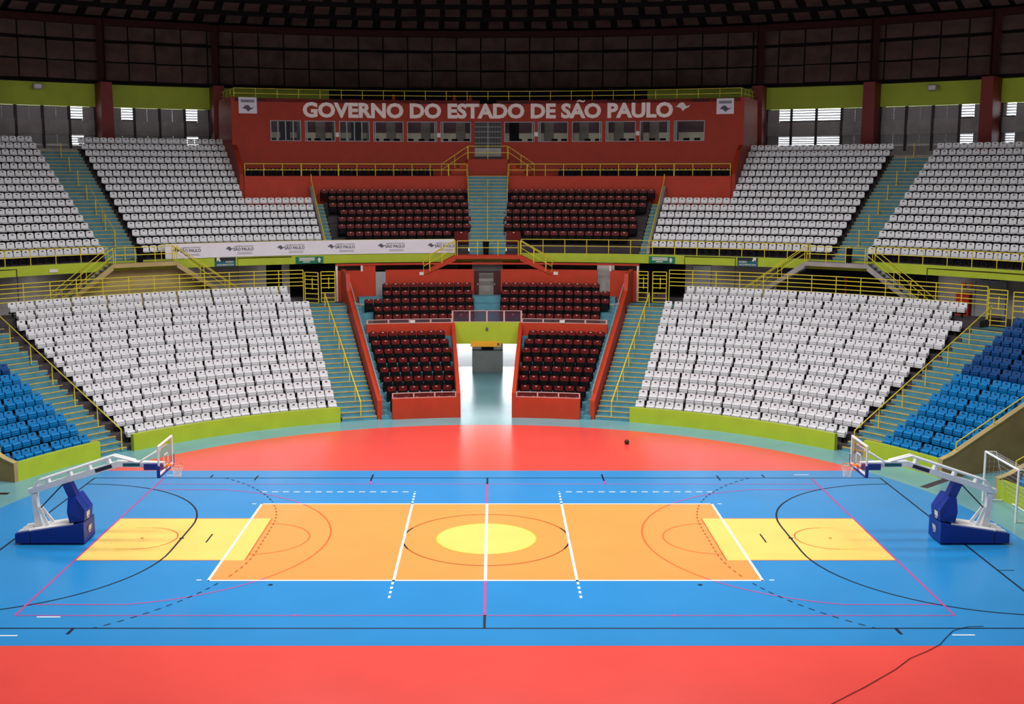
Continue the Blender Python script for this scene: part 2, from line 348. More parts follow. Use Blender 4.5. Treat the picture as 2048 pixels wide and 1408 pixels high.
# louvre windows: 6 sections of 4 bays, upper and lower row of slats with concrete between
def slat_mesh(w):
    t = MB(); t.box(-w/2-.02, w/2+.02, -.105, .105, -.012, .012); return t.mesh('slat', 'louvre')
OPEN = {(23, 1): 1, (23, 2): 2, (23, 3): 2, (32, 4): 1, (41, 1): 1, (-32, 1): 0, (-41, 4): 1, (-32, 4): 1}
wn = 0; smesh = {}
for sec in (-50, -41, -32, 23, 32, 41):
    a0 = sec+.5 if sec > 0 else sec+.5
    a1 = a0+8.0; bw = (a1-a0)/4
    wl = MB(); wl.ring(WR+.0, WR+.02, 14.5, 14.98, sec-.4, sec+9.4, 2); wl.ring(WR+.0, WR+.22, 15.74, 16.76, sec-.4, sec+9.4, 2)
    struct(wl.build('wall_louvre_section', 'concrete'), 'grey concrete strip between two rows of louvres')
    for bay in range(4):
        c0 = a0+bw*bay; c1 = c0+bw; wn += 1
        fr = MB()
        for az in (c0+.05, c1-.05): fr.ring(WR-.03, WR+.12, 14.6, 17.68, az-.05, az+.05, 1)
        win = struct(fr.build('window_%d' % wn, 'concrete_dark'), 'louvre window bay between concrete mullions')
        for z0, z1, low in ((16.72, 17.66, 0), (14.95, 15.78, 1)):
            for half in (0, 1):
                h0 = c0+.1+half*(bw/2-.05); h1 = h0+bw/2-.1; az = (h0+h1)/2; wd = WR*math.radians(h1-h0)
                key = round(wd, 2)
                if key not in smesh: smesh[key] = slat_mesh(wd)
                st = OPEN.get((sec, bay+1), -1); opn = st == 2 or (st == 1 and half == (1 if sec == 23 else 0)) or (st == 0 and not low and half == 1)
                if low and sec < 0: opn = opn and bay != 2
                ns = 5; tz = 0
                for q in range(ns):
                    z = z0+(q+.5)*(z1-z0)/ns
                    o = link_mesh('slat', smesh[key], win, pt(WR+.1, az, z)); tilt = .45 if opn else 1.42+random.uniform(-.05, .05)
                    o.rotation_euler = (Matrix.Rotation(-math.radians(az), 4, 'Z') @ Matrix.Rotation(-tilt, 4, 'X')).to_euler()
# red columns
for a in (-59, -50, -41, -32, -22.95, 22.95, 32, 41, 50, 59):
    b = MB(); s = 1 if a > 0 else -1
    r = .42; ta = Vector((math.cos(math.radians(a)), -math.sin(math.radians(a)), 0)); ra = Vector((math.sin(math.radians(a)), math.cos(math.radians(a)), 0))
    base = pt(50.6, a, 14.3); top = pt(50.4, a+s*.12, 19.3)
    b.add([base-ta*.46-ra*.6, base+ta*.46-ra*.6, base+ta*.46+ra*.8, base-ta*.46+ra*.8, top-ta*.38-ra*.9, top+ta*.38-ra*.9, top+ta*.38+ra*.9, top-ta*.38+ra*.9],
          [(3, 2, 1, 0), (4, 5, 6, 7), (0, 1, 5, 4), (1, 2, 6, 5), (2, 3, 7, 6), (3, 0, 4, 7)])
    colm = struct(b.build('wall_column', 'red_steel'), 'dark red column under the roof edge')
    b = MB(); b.bar(pt(51.0, a, 19.2), pt(51.0, a, 23.7), .45, .4); b.build('upper_shaft', 'roof_red', colm)
    b = MB(); b.ring(WR+.1, WR+.3, 14.5, 17.7, a-.85, a+.85, 1); b.build('infill', 'concrete', colm)

# ================================================================== LOWER STAND
def stand_profile(k0, k1, Rf, Ff, base, tread, front):
    """stepped (R, z) outline of rows k0..k1, closed at the back and bottom"""
    P = [(Rf(k0)-front, base)]
    for k in range(k0, k1+1):
        r0 = Rf(k)-front; P += [(r0, Ff(k)), (r0+tread, Ff(k))]
    P += [(Rf(k1)-front+tread, base)]
    return P
FRONT = .62
def low_block(label, a0, a1, k0=0, k1=13, m='concrete_dark', base=0.0):
    b = MB(); b.sweep(stand_profile(k0, k1, lowR, lowF, base, LT, FRONT), a0, a1, 2)
    return struct(b.build('terrace', m), label)
low_block('dark concrete terrace under the white seats below the beige stairs', -51.9, -20.9)
low_block('dark concrete terrace under the white seats below the dark grey stairs', 20.9, 51.9)
low_block('dark concrete terrace under the blue seats beside the beige wall', -68.1, -55.3); low_block('dark concrete terrace under the blue seats beside the goal', 55.4, 66.4)
low_block('dark concrete terrace beyond the passage by the goal', 75.9, 96, 0, 11); low_block('dark concrete terrace beyond the passage behind the hoop', -96, -77.5, 0, 11)
for s in (-1, 1):
    low_block('dark concrete terrace under the maroon seats beside the entrance', *sorted((4.15*s, 14.0*s)), k1=8, m='teal_stair')
low_block('terrace under the maroon seats above the entrance tunnel', -14.0, 14.0, 9, 13, 'teal_stair', 2.95)
b = MB(); b.ring(29.25, lowR(9)-FRONT, 2.95, lowF(8), -14, 14, 2); struct(b.build('terrace_slab', 'teal_stair'), 'walkway slab above the entrance tunnel')
# lime front walls
def front_wall(name, a0, a1, label, m='lime', h=.80):
    b = MB(); b.ring(21.45, 21.68, 0, h, a0, a1, 1.5); b2 = struct(b.build(name, m), label); return b2
front_wall('wall_front_left', -51.0, -21.05, 'lime green front wall below the white seats and beige stairs')
front_wall('wall_front_right', 20.75, 50.7, 'lime green front wall below the white seats and dark grey stairs')
front_wall('wall_front_blue_left', -68.3, -55.9, 'lime green front wall of the blue seats beside the hoop')
front_wall('wall_front_blue_right', 55.0, 66.3, 'lime green front wall of the blue seats near the goal')
front_wall('wall_front_goal', 75.8, 96, 'lime green front wall behind the goal'); front_wall('wall_front_far_left', -96, -77.6, 'lime green front wall beyond the passage')
# slabs filling between front wall and first row
for a0, a1 in ((-51, -21.05), (20.75, 50.7), (-68.3, -55.9), (55.0, 66.3), (75.8, 96), (-96, -77.6)):
    b = MB(); b.ring(21.68, 21.84, 0, .2, a0, a1, 2); struct(b.build('terrace_footing', 'concrete_dark'))
# passage walls (beige) with sloped tops
def slope_wall(name, az, R0, R1, ztop, m, label, th=.24, capm=None, zb=0.0):
    b = MB(); a = math.radians(az); ta = Vector((math.cos(a), -math.sin(a), 0))
    pr = [pt(R0, az, zb)-ta*th/2]+[pt(R, az, z)-ta*th/2 for R, z in ztop]+[pt(R1, az, zb)-ta*th/2]
    b.prism(pr, ta*th, m)
    if capm:
        for (r0, z0), (r1, z1) in zip(ztop, ztop[1:]): b.bar(pt(r0, az, z0+.02), pt(r1, az, z1+.02), th+.05, .06, capm)
    return struct(b.build(name, m), label)
def low_slope(R, up): return up+(R-21.6)*LR/LT
SL = [(21.45, .8), (22.0, .95), (33.4, low_slope(33.4, .72))]
slope_wall('wall_passage_right', 66.65, 21.45, 33.4, SL, 'brown_wall', 'brown sloping passage wall between blue seats and goal', capm='beige')
slope_wall('wall_passage_left', -68.55, 21.45, 33.4, SL, 'brown_wall', 'brown sloping passage wall beside the blue seats and hoop', capm='beige')
slope_wall('wall_passage_goal', 75.7, 21.45, 33.4, SL, 'brown_wall', 'brown sloping passage wall behind the goal', capm='beige'); slope_wall('wall_passage_far_left', -77.4, 21.45, 33.4, SL, 'brown_wall', 'brown sloping wall on the far side of the passage', capm='beige')
for a0, a1 in ((66.8, 75.5), (-77.2, -68.7)):
    b = MB(); b.ring(29.3, 29.6, 2.9, 4.4, a0, a1, 2); struct(b.build('wall_passage_header', 'lime'), 'lime header above the side passage')
    b = MB(); b.ring(36.5, 36.8, 0, 3, a0, a1, 2); b.ring(29.6, 36.8, 2.9, 3.1, a0, a1, 2); struct(b.build('wall_passage_end', 'dark_interior'), 'dark end of the side passage')
# red walls of the centre block
RW = [(21.55, 1.02), (32.3, low_slope(32.3, .98)), (32.6, 6.92), (34.6, 7.05)]
for s in (-1, 1):
    side = 'banner' if s < 0 else 'ball'
    slope_wall('wall_stair_%s' % ('left' if s < 0 else 'right'), 15.3*s, 21.55, 34.6, RW, 'red_wall', 'red sloping wall between maroon seats and stairs', .26)
    b = MB(); b.sweep([(21.3, 0), (21.55, 0), (21.55, 1.12), (21.3, 1.12)], 3.9*s, 13.6*s, 1.5); struct(b.build('wall_front_red_%s' % ('left' if s < 0 else 'right'), 'red_wall'), 'red front wall below the maroon seats')
    b = MB(); b.ring(21.5, 21.9, 0, .2, 4.1*s, 14*s, 2); struct(b.build('terrace_footing', 'teal_stair'))
    slope_wall('wall_tunnel_%s' % ('left' if s < 0 else 'right'), 4.0*s, 21.3, 29.5, [(21.3, 1.35), (29.0, 4.12), (29.5, 4.2)], 'red_wall', 'red sloping wall along the entrance', .22)
    b = MB(); b.ring(29.1, 29.32, 2.6, 4.18, 4.0*s, 14.2*s, 1.5); struct(b.build('wall_parapet_%s' % ('left' if s < 0 else 'right'), 'red_wall'), 'red parapet between the two maroon seat blocks')
    slope_wall('wall_tunnel_deep', 4.05*s, 29.4, 37.0, [(29.4, 3.0), (37.0, 3.0)], 'concrete_pale', 'pale wall inside the entrance tunnel', .2)
b = MB(); b.ring(29.2, 29.45, 2.88, 4.19, -3.9, 3.9, 1.3); struct(b.build('wall_portal', 'lime'), 'lime header above the entrance tunnel')
# tunnel end: two daylight doorways either side of a grey wall
b = MB(); b.ring(36.0, 36.25, 0, 2.95, -1.62, 1.62, .8); b.ring(36.0, 36.25, 2.35, 2.95, -4.1, 4.1, 1); struct(b.build('wall_lobby', 'concrete_pale'), 'pale wall between the two bright doorways')
b = MB(); b.ring(35.84, 35.97, 1.52, 1.93, -.62, .62, .6); bx = b.build('notice_screen', 'black_plastic'); tag(bx, 'black screen on the wall between the bright doorways', 'screen')
b = MB(); b.ring(35.95, 36.0, 1.46, 1.51, -1.62, 1.62, .8); struct(b.build('trim_lobby', 'concrete_dark'), 'dark rail on the lobby wall')
# under-stand light court outside the doorways
og = MB(); og.ring(36.2, 75, -.32, -.02, -40, 40, 4); struct(og.build('ground_outside', 'ground_outside'), 'pale paving outside the doorways')
for s in (-1, 1):
    b = MB(); b.ring(36.05, 36.25, 0, 4.7, 4.0*s, 9.1*s, 1); struct(b.build('wall_court_end', 'concrete_pale'), 'pale wall beside the doorways')

# ================================================================== STAIRS IN THE LOWER STAND
def stair(name, label, a0, a1, R0, z0, tread, rise, n, m='teal_stair', nos='nosing', body=0.0):
    root = struct(empty(name, pt(R0, (a0+a1)/2, z0)), label)
    for j in range(n):
        r = R0+tread*j; z = z0+rise*(j+1)
        b = MB(); b.ring(r, r+tread+.02, max(body, z-.9), z, a0, a1, 1.5); st = b.build('step', m, root)
        if nos:
            b = MB(); b.ring(r-.012, r+.05, z-.035, z+.006, a0, a1, 1.5); b.build('nosing', nos, st)
    return root
for s in (-1, 1):
    nm = 'beside the white seats below the beige stairs' if s < 0 else 'beside the white seats below the dark grey stairs'
    a0, a1 = sorted((15.75*s, 20.75*s))
    stair('stand_stairs', 'teal stairs with yellow nosings along the red wall, '+nm, a0, a1, 21.55, 0, .437, .2, 25)
    b = MB(); b.ring(32.2, 34.4, 4.5, CF, *sorted((15.5*s, 21.2*s)), 1.5); struct(b.build('landing', 'teal_stair'), 'teal landing at the top of the stairs')
    a0, a1 = sorted((14.05*s, 15.15*s))
    stair('stand_stairs', 'narrow teal stairs between maroon seats and red wall, '+('on the banner side' if s < 0 else 'on the ball side'), a0, a1, 21.4, 0, .437, .2, 25, nos=None)
    b = MB(); b.ring(32.2, 34.4, 4.5, CF, *sorted((12.4*s, 15.2*s)), 1.5); struct(b.build('landing', 'concrete_pale'), 'pale landing beside the red partition')
stair('stand_stairs', 'wide teal stairs between white seats and blue seats beside the hoop under the banner', -55.3, -51.5, 21.75, 0, .437, .2, 25)
stair('stand_stairs', 'wide teal stairs between white seats and blue seats near the goal', 51.3, 55.35, 21.75, 0, .437, .2, 25)
for a0, a1 in ((-56, -51.5), (51.3, 56.5)):
    b = MB(); b.ring(32.5, 34.4, 4.5, CF, a0, a1, 1.5); struct(b.build('landing', 'teal_stair'), 'teal landing between the white and blue blocks')
stair('stand_stairs', 'short teal stairs between the maroon seats above the entrance', -1.75, 1.75, 29.8, 3.3, .437, .2, 9, nos=None, body=2.95)

# ================================================================== CONCOURSE
b = MB(); b.ring(34.05, 38.2, CF-.35, CF, -75, 75, 2); struct(b.build('floor_concourse', 'concrete_dark'), 'grey concourse floor behind the lower stand')
BW = [(-75, -22.2), (-20.6, -19.9), (-15.3, -3), (3, 15.3), (19.9, 75)]
b = MB()
for a0, a1 in BW: b.ring(38.0, 38.2, CF, 7.6, a0, a1, 2)
b.ring(38.0, 38.2, 7.2, 7.6, -75, 75, 2)
struct(b.build('wall_concourse', 'concrete'), 'grey rear wall of the concourse')
b = MB(); b.ring(41, 41.2, CF-.3, 7.6, -24, 24, 2); b.ring(38.2, 41.2, CF-.3, CF, -24, 24, 2); struct(b.build('wall_service_rooms', 'dark_interior'), 'dark rooms behind the concourse openings')
b = MB(); b.ring(35.55, 41.2, 7.5, 7.7, -75, 75, 2); struct(b.build('ceiling_concourse', 'concrete_dark'), 'soffit above the concourse')
b = MB()
for a0, a1 in ((-75, -3.4), (3.5, 75)): b.ring(35.4, 35.6, 7.38, 7.95, a0, a1, 1.5)
b.ring(35.4, 35.6, 7.38, 7.6, -3.4, 3.5, 1)
struct(b.build('wall_fascia', 'lime'), 'lime green front edge of the upper stand')
b = MB(); b.ring(35.6, 36.0, 7.5, 7.62, -62, 62, 2); struct(b.build('floor_upper_walk', 'concrete_dark'), 'narrow walk behind the upper railing')

# ================================================================== UPPER STAND
def up_block(label, a0, a1, k0, k1, m='concrete_dark', back=None):
    b = MB(); P = stand_profile(k0, k1, upR, upF, 7.5, UT, .5)
    if back: P = P[:-1]+[(back, P[-2][1]), (back, 7.5)]
    b.sweep(P, a0, a1, 2); return struct(b.build('terrace', m), label)
for s in (-1, 1):
    top = 15 if s < 0 else 14; tx = 'above the white banner' if s < 0 else 'above the dark grey stairs'
    up_block('dark terrace under the upper white seats '+tx, *sorted((16.75*s, 23.1*s)), 0, 6)
    up_block('dark terrace under the upper white seats beside the red box, '+tx, *sorted((23.1*s, 35.15*s)), 0, top, back=51.6)
    up_block('dark terrace under the outer upper white seats '+tx, *sorted((38.45*s, 62*s)), 0, top, back=51.6)
    up_block('dark terrace under the upper maroon seats '+tx, *sorted((1.95*s, 15.7*s)), 0, 7)
    # aisle
    a0, a1 = sorted((35.15*s, 38.45*s))
    stair('stand_stairs', 'teal stairs with yellow nosings between upper white seats '+tx, a0, a1, 35.55, 7.62, .4, .2232, 31 if s < 0 else 29, body=7.4)
    Rb = 35.55+.4*(31 if s < 0 else 29)-.1
    b = MB(); b.ring(Rb, 51.6, 13.5, upF(top)+.02, a0, a1, 2); struct(b.build('landing', 'concrete'), 'concrete landing at the head of the upper stairs')
    a0, a1 = sorted((15.75*s, 16.6*s))
    stair('stand_stairs', 'narrow teal stairs between upper maroon and white seats '+tx, a0, a1, 35.6, 7.62, .4, .2232, 15, body=7.4)
    slope_wall('wall_aisle_%s' % ('left' if s < 0 else 'right'), 16.72*s, 35.7, 42.2, [(35.7, 8.35), (36.2, 8.75), (42.0, 8.75+5.8*UR/UT+.1), (42.2, 12.2)], 'concrete', 'grey sloping kerb wall beside upper white seats', .2, zb=7.6)
stair('stand_stairs', 'teal centre stairs between upper maroon seats leading to the red box', -1.9, 1.9, 35.5, 7.6, .29, .2296, 23, body=7.4)
b = MB(); b.ring(36, 36.2, 7.5, 7.7, -2, 2, 1); struct(b.build('landing', 'teal_stair'))

# ================================================================== RED OFFICIALS' BOX
VR, PR = 44.5, 42.3
VF = 12.5                                   # floor of the box's terrace
b = MB(); b.ring(PR, PR+.2, 10.5, 12.88, -22.8, -1.9, 1.5); b.ring(PR, PR+.2, 10.5, 12.88, 1.9, 22.8, 1.5)
struct(b.build('wall_box_parapet', 'red_wall'), 'orange red parapet of the officials terrace')
b = MB(); b.ring(42.48, 51.6, VF-.3, VF, -23.0, 23.0, 2); struct(b.build('floor_box_terrace', 'concrete_dark'), 'terrace floor in front of the red box')
WIN = [(-19.8, -17.07), (-16.71, -13.98), (-13.62, -10.87), (-10.53, -7.77), (-7.44, -4.69), (-4.35, -1.56), (1.5, 4.29), (4.61, 7.37), (7.73, 10.46), (10.82, 13.55), (13.92, 16.63), (17.01, 19.75)]
b = MB()
b.ring(VR, VR+.2, VF, 15.29, -23.0, -1.24, 1.5); b.ring(VR, VR+.2, VF, 15.29, 1.24, 23.0, 1.5); b.ring(VR, VR+.2, VF, 14.26, -1.24, 1.24, 1)
b.ring(VR, VR+.2, 16.70, 18.2, -23.0, 23.0, 1.5)
edges = [-23.0]+[e for w in WIN[:6] for e in w]+[-1.24]; edges2 = [1.24]+[e for w in WIN[6:] for e in w]+[23.0]
for E_ in (edges, edges2):
    for i in range(0, len(E_), 2): b.ring(VR, VR+.2, 15.29, 16.70, E_[i], E_[i+1], 1.5)
boxwall = struct(b.build('wall_box_front', 'box_red'), 'red front wall of the officials box with a row of windows')
b = MB(); b.ring(VR, 51.6, 17.95, 18.2, -23.0, 23.0, 1.5); struct(b.build('ceiling_box', 'concrete_dark'), 'flat roof of the red box')
for s in (-1, 1):
    slope_wall('wall_box_%s' % ('left' if s < 0 else 'right'), 23.05*s, 42.2, 51.4, [(42.2, 13.0), (42.9, 13.9), (43.6, 14.6), (44.45, 15.0), (44.5, 18.25), (51.4, 18.25)], 'box_red', 'red side wall of the officials box', .26, zb=10.6)
# rooms behind the windows
b = MB(); b.ring(47.6, 47.7, 14.0, 16.0, -20.3, 20.3, 1.5); struct(b.build('wall_room_lower', 'room_cream'), 'cream lower back wall of the booths')
b = MB(); b.ring(47.6, 47.7, 16.0, 17.95, -20.3, 20.3, 1.5); struct(b.build('wall_room_upper', 'curtain'), 'mauve upper back wall of the booths')
b = MB(); b.ring(44.7, 47.7, 14.0, 14.2, -20.3, 20.3, 1.5); struct(b.build('floor_room', 'concrete_dark'), 'booth floor')
for i in range(13):
    a = (-20.1, -16.89, -13.8, -10.7, -7.6, -4.52, -1.35, 1.35, 4.45, 7.55, 10.64, 13.73, 16.82)[i]
    slope_wall('wall_booth', a, 44.7, 47.6, [(44.7, 17.9), (47.6, 17.9)], 'room_grey', 'grey partition between booths', .08, zb=14.2)
slope_wall('wall_booth', 20.05, 44.7, 47.6, [(44.7, 17.9), (47.6, 17.9)], 'room_grey', 'grey partition between booths', .08, zb=14.2)
for i, (a0, a1) in enumerate(WIN):
    wn += 1; fr = MB()
    for z0, z1 in ((15.29, 15.34), (16.65, 16.70)): fr.ring(VR-.02, VR+.1, z0, z1, a0, a1, 1)
    for az in (a0+.035, a1-.035): fr.ring(VR-.02, VR+.1, 15.34, 16.65, az-.035, az+.035, 1)
    w = struct(fr.build('window_%d' % wn, 'grey_metal'), 'aluminium booth window in the red wall')
    L = a1-a0
    if i in (0, 2): cuts = (.25, .5, .75)
    else: cuts = (.07,) if i % 2 else (.93,)
    for c in cuts:
        q = MB(); q.ring(VR+.02, VR+.07, 15.34, 16.65, a0+L*c-.045, a0+L*c+.045, 1); q.build('mullion', 'grey_metal', w)
    panes = [(0, .25), (.25, .5), (.5, .75), (.75, 1)] if i in (0, 2) else [(0, .07)] if i % 2 else [(.93, 1)]
    for p0, p1 in panes:
        q = MB(); q.ring(VR+.035, VR+.045, 15.34, 16.65, a0+L*p0, a0+L*p1, 1); q.build('pane', 'clear_glass', w)
    # a darker door in the back wall of most booths
    if i not in (11,):
        q = MB(); c = a0+L*(.68 if i < 6 else .3)
        q.ring(47.53, 47.6, 14.2, 17.2, c-.42, c+.42, 1); struct(q.build('door_booth', 'dark_interior' if i in (0, 2, 6) else 'room_grey'), 'door in the back wall of a booth')
# office chairs in the booths
def office_chair():
    p = {}
    t = MB(); t.box(-.24, .24, -.24, .24, .44, .54); p['seat'] = t.mesh('seat', 'black_plastic')
    t = MB(); t.prism([(-.22, .2, .56), (.22, .2, .56), (.25, .24, .85), (.2, .27, 1.12), (-.2, .27, 1.12), (-.25, .24, .85)], (0, .07, 0)); p['backrest'] = t.mesh('backrest', 'black_plastic')
    t = MB(); t.tube([(0, 0, .08), (0, 0, .45)], .03); p['post'] = t.mesh('post', 'black_plastic')
    t = MB()
    for q in range(5):
        a = q*2*PI/5; t.bar((0, 0, .1), (.28*math.cos(a), .28*math.sin(a), .05), .05, .05)
    p['base'] = t.mesh('base', 'black_plastic'); return p
oc = office_chair()
BOOTH = ['first', 'second', 'third', 'fourth', 'fifth', 'sixth']
for i, (a0, a1) in enumerate(WIN):
    L = a1-a0; sp = (.16, .5, .84) if i < 6 else (.5, .82) if i < 10 else (.32, .68)
    for qi, q in enumerate(sp):
        c = thing('office_chair', 'black office chair, %s from the grille door in the %s booth, %s' % (BOOTH[qi if i > 5 else len(sp)-1-qi], BOOTH[i-6] if i > 5 else BOOTH[5-i], 'map emblem side' if i > 5 else 'banner side'), 'chair', pt(45.6, a0+L*q, 14.42), -math.radians(a0+L*q)+random.uniform(-.25, .25), 'office chairs in the booths')
        for nm, me in oc.items(): link_mesh(nm, me, c)
b = MB(); b.ring(44.75, 46.6, 14.2, 14.42, -20, 20, 2); struct(b.build('floor_booth_platform', 'concrete_dark'), 'raised floor of the booths')
# grille door with step and double stair
b = MB(); b.ring(VR+.02, VR+.1, 14.26, 14.82, -1.22, 1.22, 1); dr = struct(b.build('door_1', 'concrete_pale'), 'pale kick plate and dark grille double door in the red box')
for z in (14.84, 15.2, 15.6, 16.0, 16.35, 16.68):
    q = MB(); q.ring(VR+.02, VR+.06, z-.02, z+.02, -1.22, 1.22, 1); q.build('grille_rail', 'grey_metal', dr)
for i in range(23):
    az = -1.2+i*2.4/22; q = MB(); w = .04 if i == 11 else .013; q.ring(VR+.03, VR+.05, 14.82, 16.7, az-w, az+w, 1); q.build('grille_bar', 'grey_metal', dr)
b = MB(); b.ring(VR+.9, VR+1.0, 14.2, 17.9, -1.3, 1.3, 1); struct(b.build('wall_door_recess', 'dark_interior'), 'dark recess behind the grille door')
b = MB(); b.ring(42.75, VR, VF, 14.05, -1.9, 1.9, 1); struct(b.build('landing_box', 'box_red'), 'red landing below the grille door')
b = MB(); b.ring(43.4, VR, 14.05, 14.24, -1.24, 1.24, 1); struct(b.build('doorstep', 'concrete_dark'), 'dark doorstep of the grille door')
for s in (-1, 1):
    root = struct(empty('box_stairs', pt(43.9, 3*s, VF)), 'small red stairs from grille door landing '+('towards the first booths' if s < 0 else 'towards the map emblem'))
    for j in range(7):
        q = MB(); q.ring(43.5, 44.45, VF, 14.05-.2*(j+1), *sorted(((1.9+.38*j)*s, (1.9+.38*(j+1))*s)), 1); q.build('step', 'red_wall', root)

# ================================================================== RAILINGS
def railing(label, R, a0, a1, z0, heights, posts, r=.026, cat='railing', name='guard_rail', m='yellow_paint', group=None, thick=()):
    root = thing(name, label, cat, pt(R, (a0+a1)/2, z0), group=group)
    n = max(2, int(abs(a1-a0)/2)+1); arc = [a0+(a1-a0)*i/n for i in range(n+1)]
    for h in heights:
        b = MB(); b.tube([pt(R, a, z0+h) for a in arc], r, 6); b.build('rail', m, root)
    for i in range(posts):
        a = a0+(a1-a0)*i/(posts-1); b = MB(); rr = r*1.9 if i in thick else r*1.05
        b.tube([pt(R, a, z0), pt(R, a, z0+max(heights))], rr, 6); b.build('post', m, root)
    return root
def slope_rail(label, pts, r, post_feet, name='hand_rail', mids=(), m='yellow_paint', group=None):
    """pts: rail polyline; post_feet: list of (foot, top)"""
    root = thing(name, label, 'handrail', post_feet[0][0], group=group)
    b = MB(); b.tube(pts, r, 6); b.build('rail', m, root)
    for d in mids:
        b = MB(); b.tube([Vector(p)-Vector((0, 0, d)) for p in pts], r*.9, 6); b.build('rail', m, root)
    for f, t in post_feet:
        b = MB(); b.tube([f, t], r*.95, 6); b.build('post', m, root)
    return root
CH = [1.11, 1.35, 1.60, 1.85, 2.08]
railing('yellow five bar railing behind white seats below the beige stairs', 34.28, -50.2, -19.6, CF, CH, 13, .028)
railing('yellow five bar railing behind white seats below the dark grey stairs', 34.28, 19.4, 51.3, CF, CH, 14, .028)
UHT = [.46, .88]
railing('yellow two bar railing above the lime fascia carrying the white banner', 35.5, -33.4, -3.5, 7.95, UHT, 14, .024)
railing('yellow two bar railing above the lime fascia at the green exit sign without banner', 35.5, 3.55, 33.2, 7.95, UHT, 14, .024)
railing('yellow two bar railing above the lime fascia past the beige stairs', 35.5, -60, -38.8, 7.95, UHT, 10, .024)
railing('yellow two bar railing above the lime fascia past the dark grey stairs', 35.5, 39.5, 60, 7.95, UHT, 10, .024)
railing('yellow two bar railing on the roof edge of the red box', VR+.12, -22.9, 22.9, 18.2, [.30, .64], 25, .024)
for s in (-1, 1):
    root = thing('guard_rail', 'yellow side railing on the red box roof beside the '+('column near the white banner side' if s < 0 else 'column near the bright louvres'), 'railing', pt(47, 22.9*s, 18.2))
    for h in (.3, .64):
        b = MB(); b.tube([pt(VR+.3, 22.9*s, 18.2+h), pt(50, 22.9*s, 18.2+h)], .024); b.build('rail', 'yellow_paint', root)
    for r_ in (45.9, 47.2, 48.6, 50): b = MB(); b.tube([pt(r_, 22.9*s, 18.2), pt(r_, 22.9*s, 18.84)], .024); b.build('post', 'yellow_paint', root)
    a0, a1 = sorted((2.0*s, 22.7*s))
    railing('yellow two bar railing on the orange parapet, '+('poster side beside the banner' if s < 0 else 'map emblem side'), PR+.1, a0, a1, 12.88, [.41, .82], 13, .026, thick=(3, 5, 11) if s < 0 else (1, 7, 9))
    # rails of the little double stair at the grille door
    p0 = pt(43.45, 1.9*s, 14.95); p1 = pt(43.45, 4.35*s, 13.7)
    root = slope_rail('yellow sloping handrail of the grille door stairs, '+('poster side' if s < 0 else 'map emblem side'), [p0, p1], .024, [(pt(43.45, 1.9*s, 14.05), p0), (pt(43.45, 3.1*s, 13.4), pt(43.45, 3.1*s, 14.34)), (pt(43.45, 4.35*s, 12.9), p1)], mids=(.4,))
railing('yellow railing across the landing in front of the grille door', 42.8, -1.85, 1.85, 14.05, [.45, .9], 3, .024)
for s in (-1, 1):
    # centre stair side rails in the upper maroon block
    P0 = pt(40.0, 1.92*s, 11.3+.85); P1 = pt(42.25, 1.92*s, 13.7)
    slope_rail('yellow handrail beside the teal centre stairs, '+('banner side' if s < 0 else 'sign side without banner'), [P0, P1], .026, [(pt(40.0, 1.92*s, 11.1), P0), (pt(42.25, 1.92*s, 12.4), P1)], mids=(.4,))
    # rail on the grey kerb wall
    K = [pt(35.9, 16.72*s, 8.6), pt(41.8, 16.72*s, 8.6+5.9*UR/UT+.65), pt(42.0, 16.72*s, 13.0)]
    slope_rail('yellow handrail on the grey kerb wall beside upper white seats, '+('banner side' if s < 0 else 'sign side without banner'), K, .034, [(pt(38, 16.72*s, 9.9), pt(38, 16.72*s, 8.6+2.1*.667)), (pt(40, 16.72*s, 11.0), pt(40, 16.72*s, 8.6+4.1*.667))])
slope_rail('yellow centre handrail on the teal stairs to the red box', [pt(35.6, 0, 8.75), pt(40.6, 0, 12.7)], .028, [(pt(35.6+i*1.25, 0, 7.7+i*.98), pt(35.6+i*1.25, 0, 8.75+i*.9875)) for i in range(5)])
# lower aisle centre handrails
for s in (-1, 1):
    az = 17.95*s; q = LR/LT*1.0
    top = [pt(21.75, az, .1), pt(21.75, az, .98), pt(32.3, az, .98+10.55*.2/.437)]
    slope_rail('yellow centre handrail on stairs along the red wall below the '+('beige stairs' if s < 0 else 'dark grey stairs'), top, .034, [(pt(21.75+1.5*i, az, .1+1.5*i*.4577), pt(21.75+1.5*i, az, .98+1.5*i*.4577)) for i in range(8)])
    az = 52.3*s if s < 0 else 53.1
    top = [pt(21.7, az, .1), pt(21.7, az, 1.1), pt(32.9, az, 1.1+11.2*.4577)]
    slope_rail('yellow handrail on stairs between white and blue seats '+('behind the hoop under the banner side' if s < 0 else 'near the goal'), top, .03, [(pt(21.7+1.85*i, az, .1+1.85*i*.4577), pt(21.7+1.85*i, az, 1.1+1.85*i*.4577)) for i in range(7)])
    # grey handrail on the inner face of the red wall
    az = 15.0*s
    slope_rail('grey metal handrail along the inner face of the red sloping wall, '+('banner side' if s < 0 else 'ball side'), [pt(22.1, az, .95), pt(22.1, az, 1.45), pt(33.0, az, 1.45+10.9*.4577)], .03, [(pt(22.1+2.2*i, az, .5+2.2*i*.4577), pt(22.1+2.2*i, az, 1.45+2.2*i*.4577)) for i in range(5)], m='grey_metal')
    # rail on the passage wall
    az = 66.65 if s > 0 else -68.55
    slope_rail('yellow handrail on the brown sloping wall '+('near the goal' if s > 0 else 'behind the blue hoop base'), [pt(22.3, az, 1.0), pt(22.3, az, 1.5), pt(33.2, az, 1.5+10.9*.4577)], .03, [(pt(22.3+2.1*i, az, 1.0+2.1*i*.4577), pt(22.3+2.1*i, az, 1.5+2.1*i*.4577)) for i in range(5)])
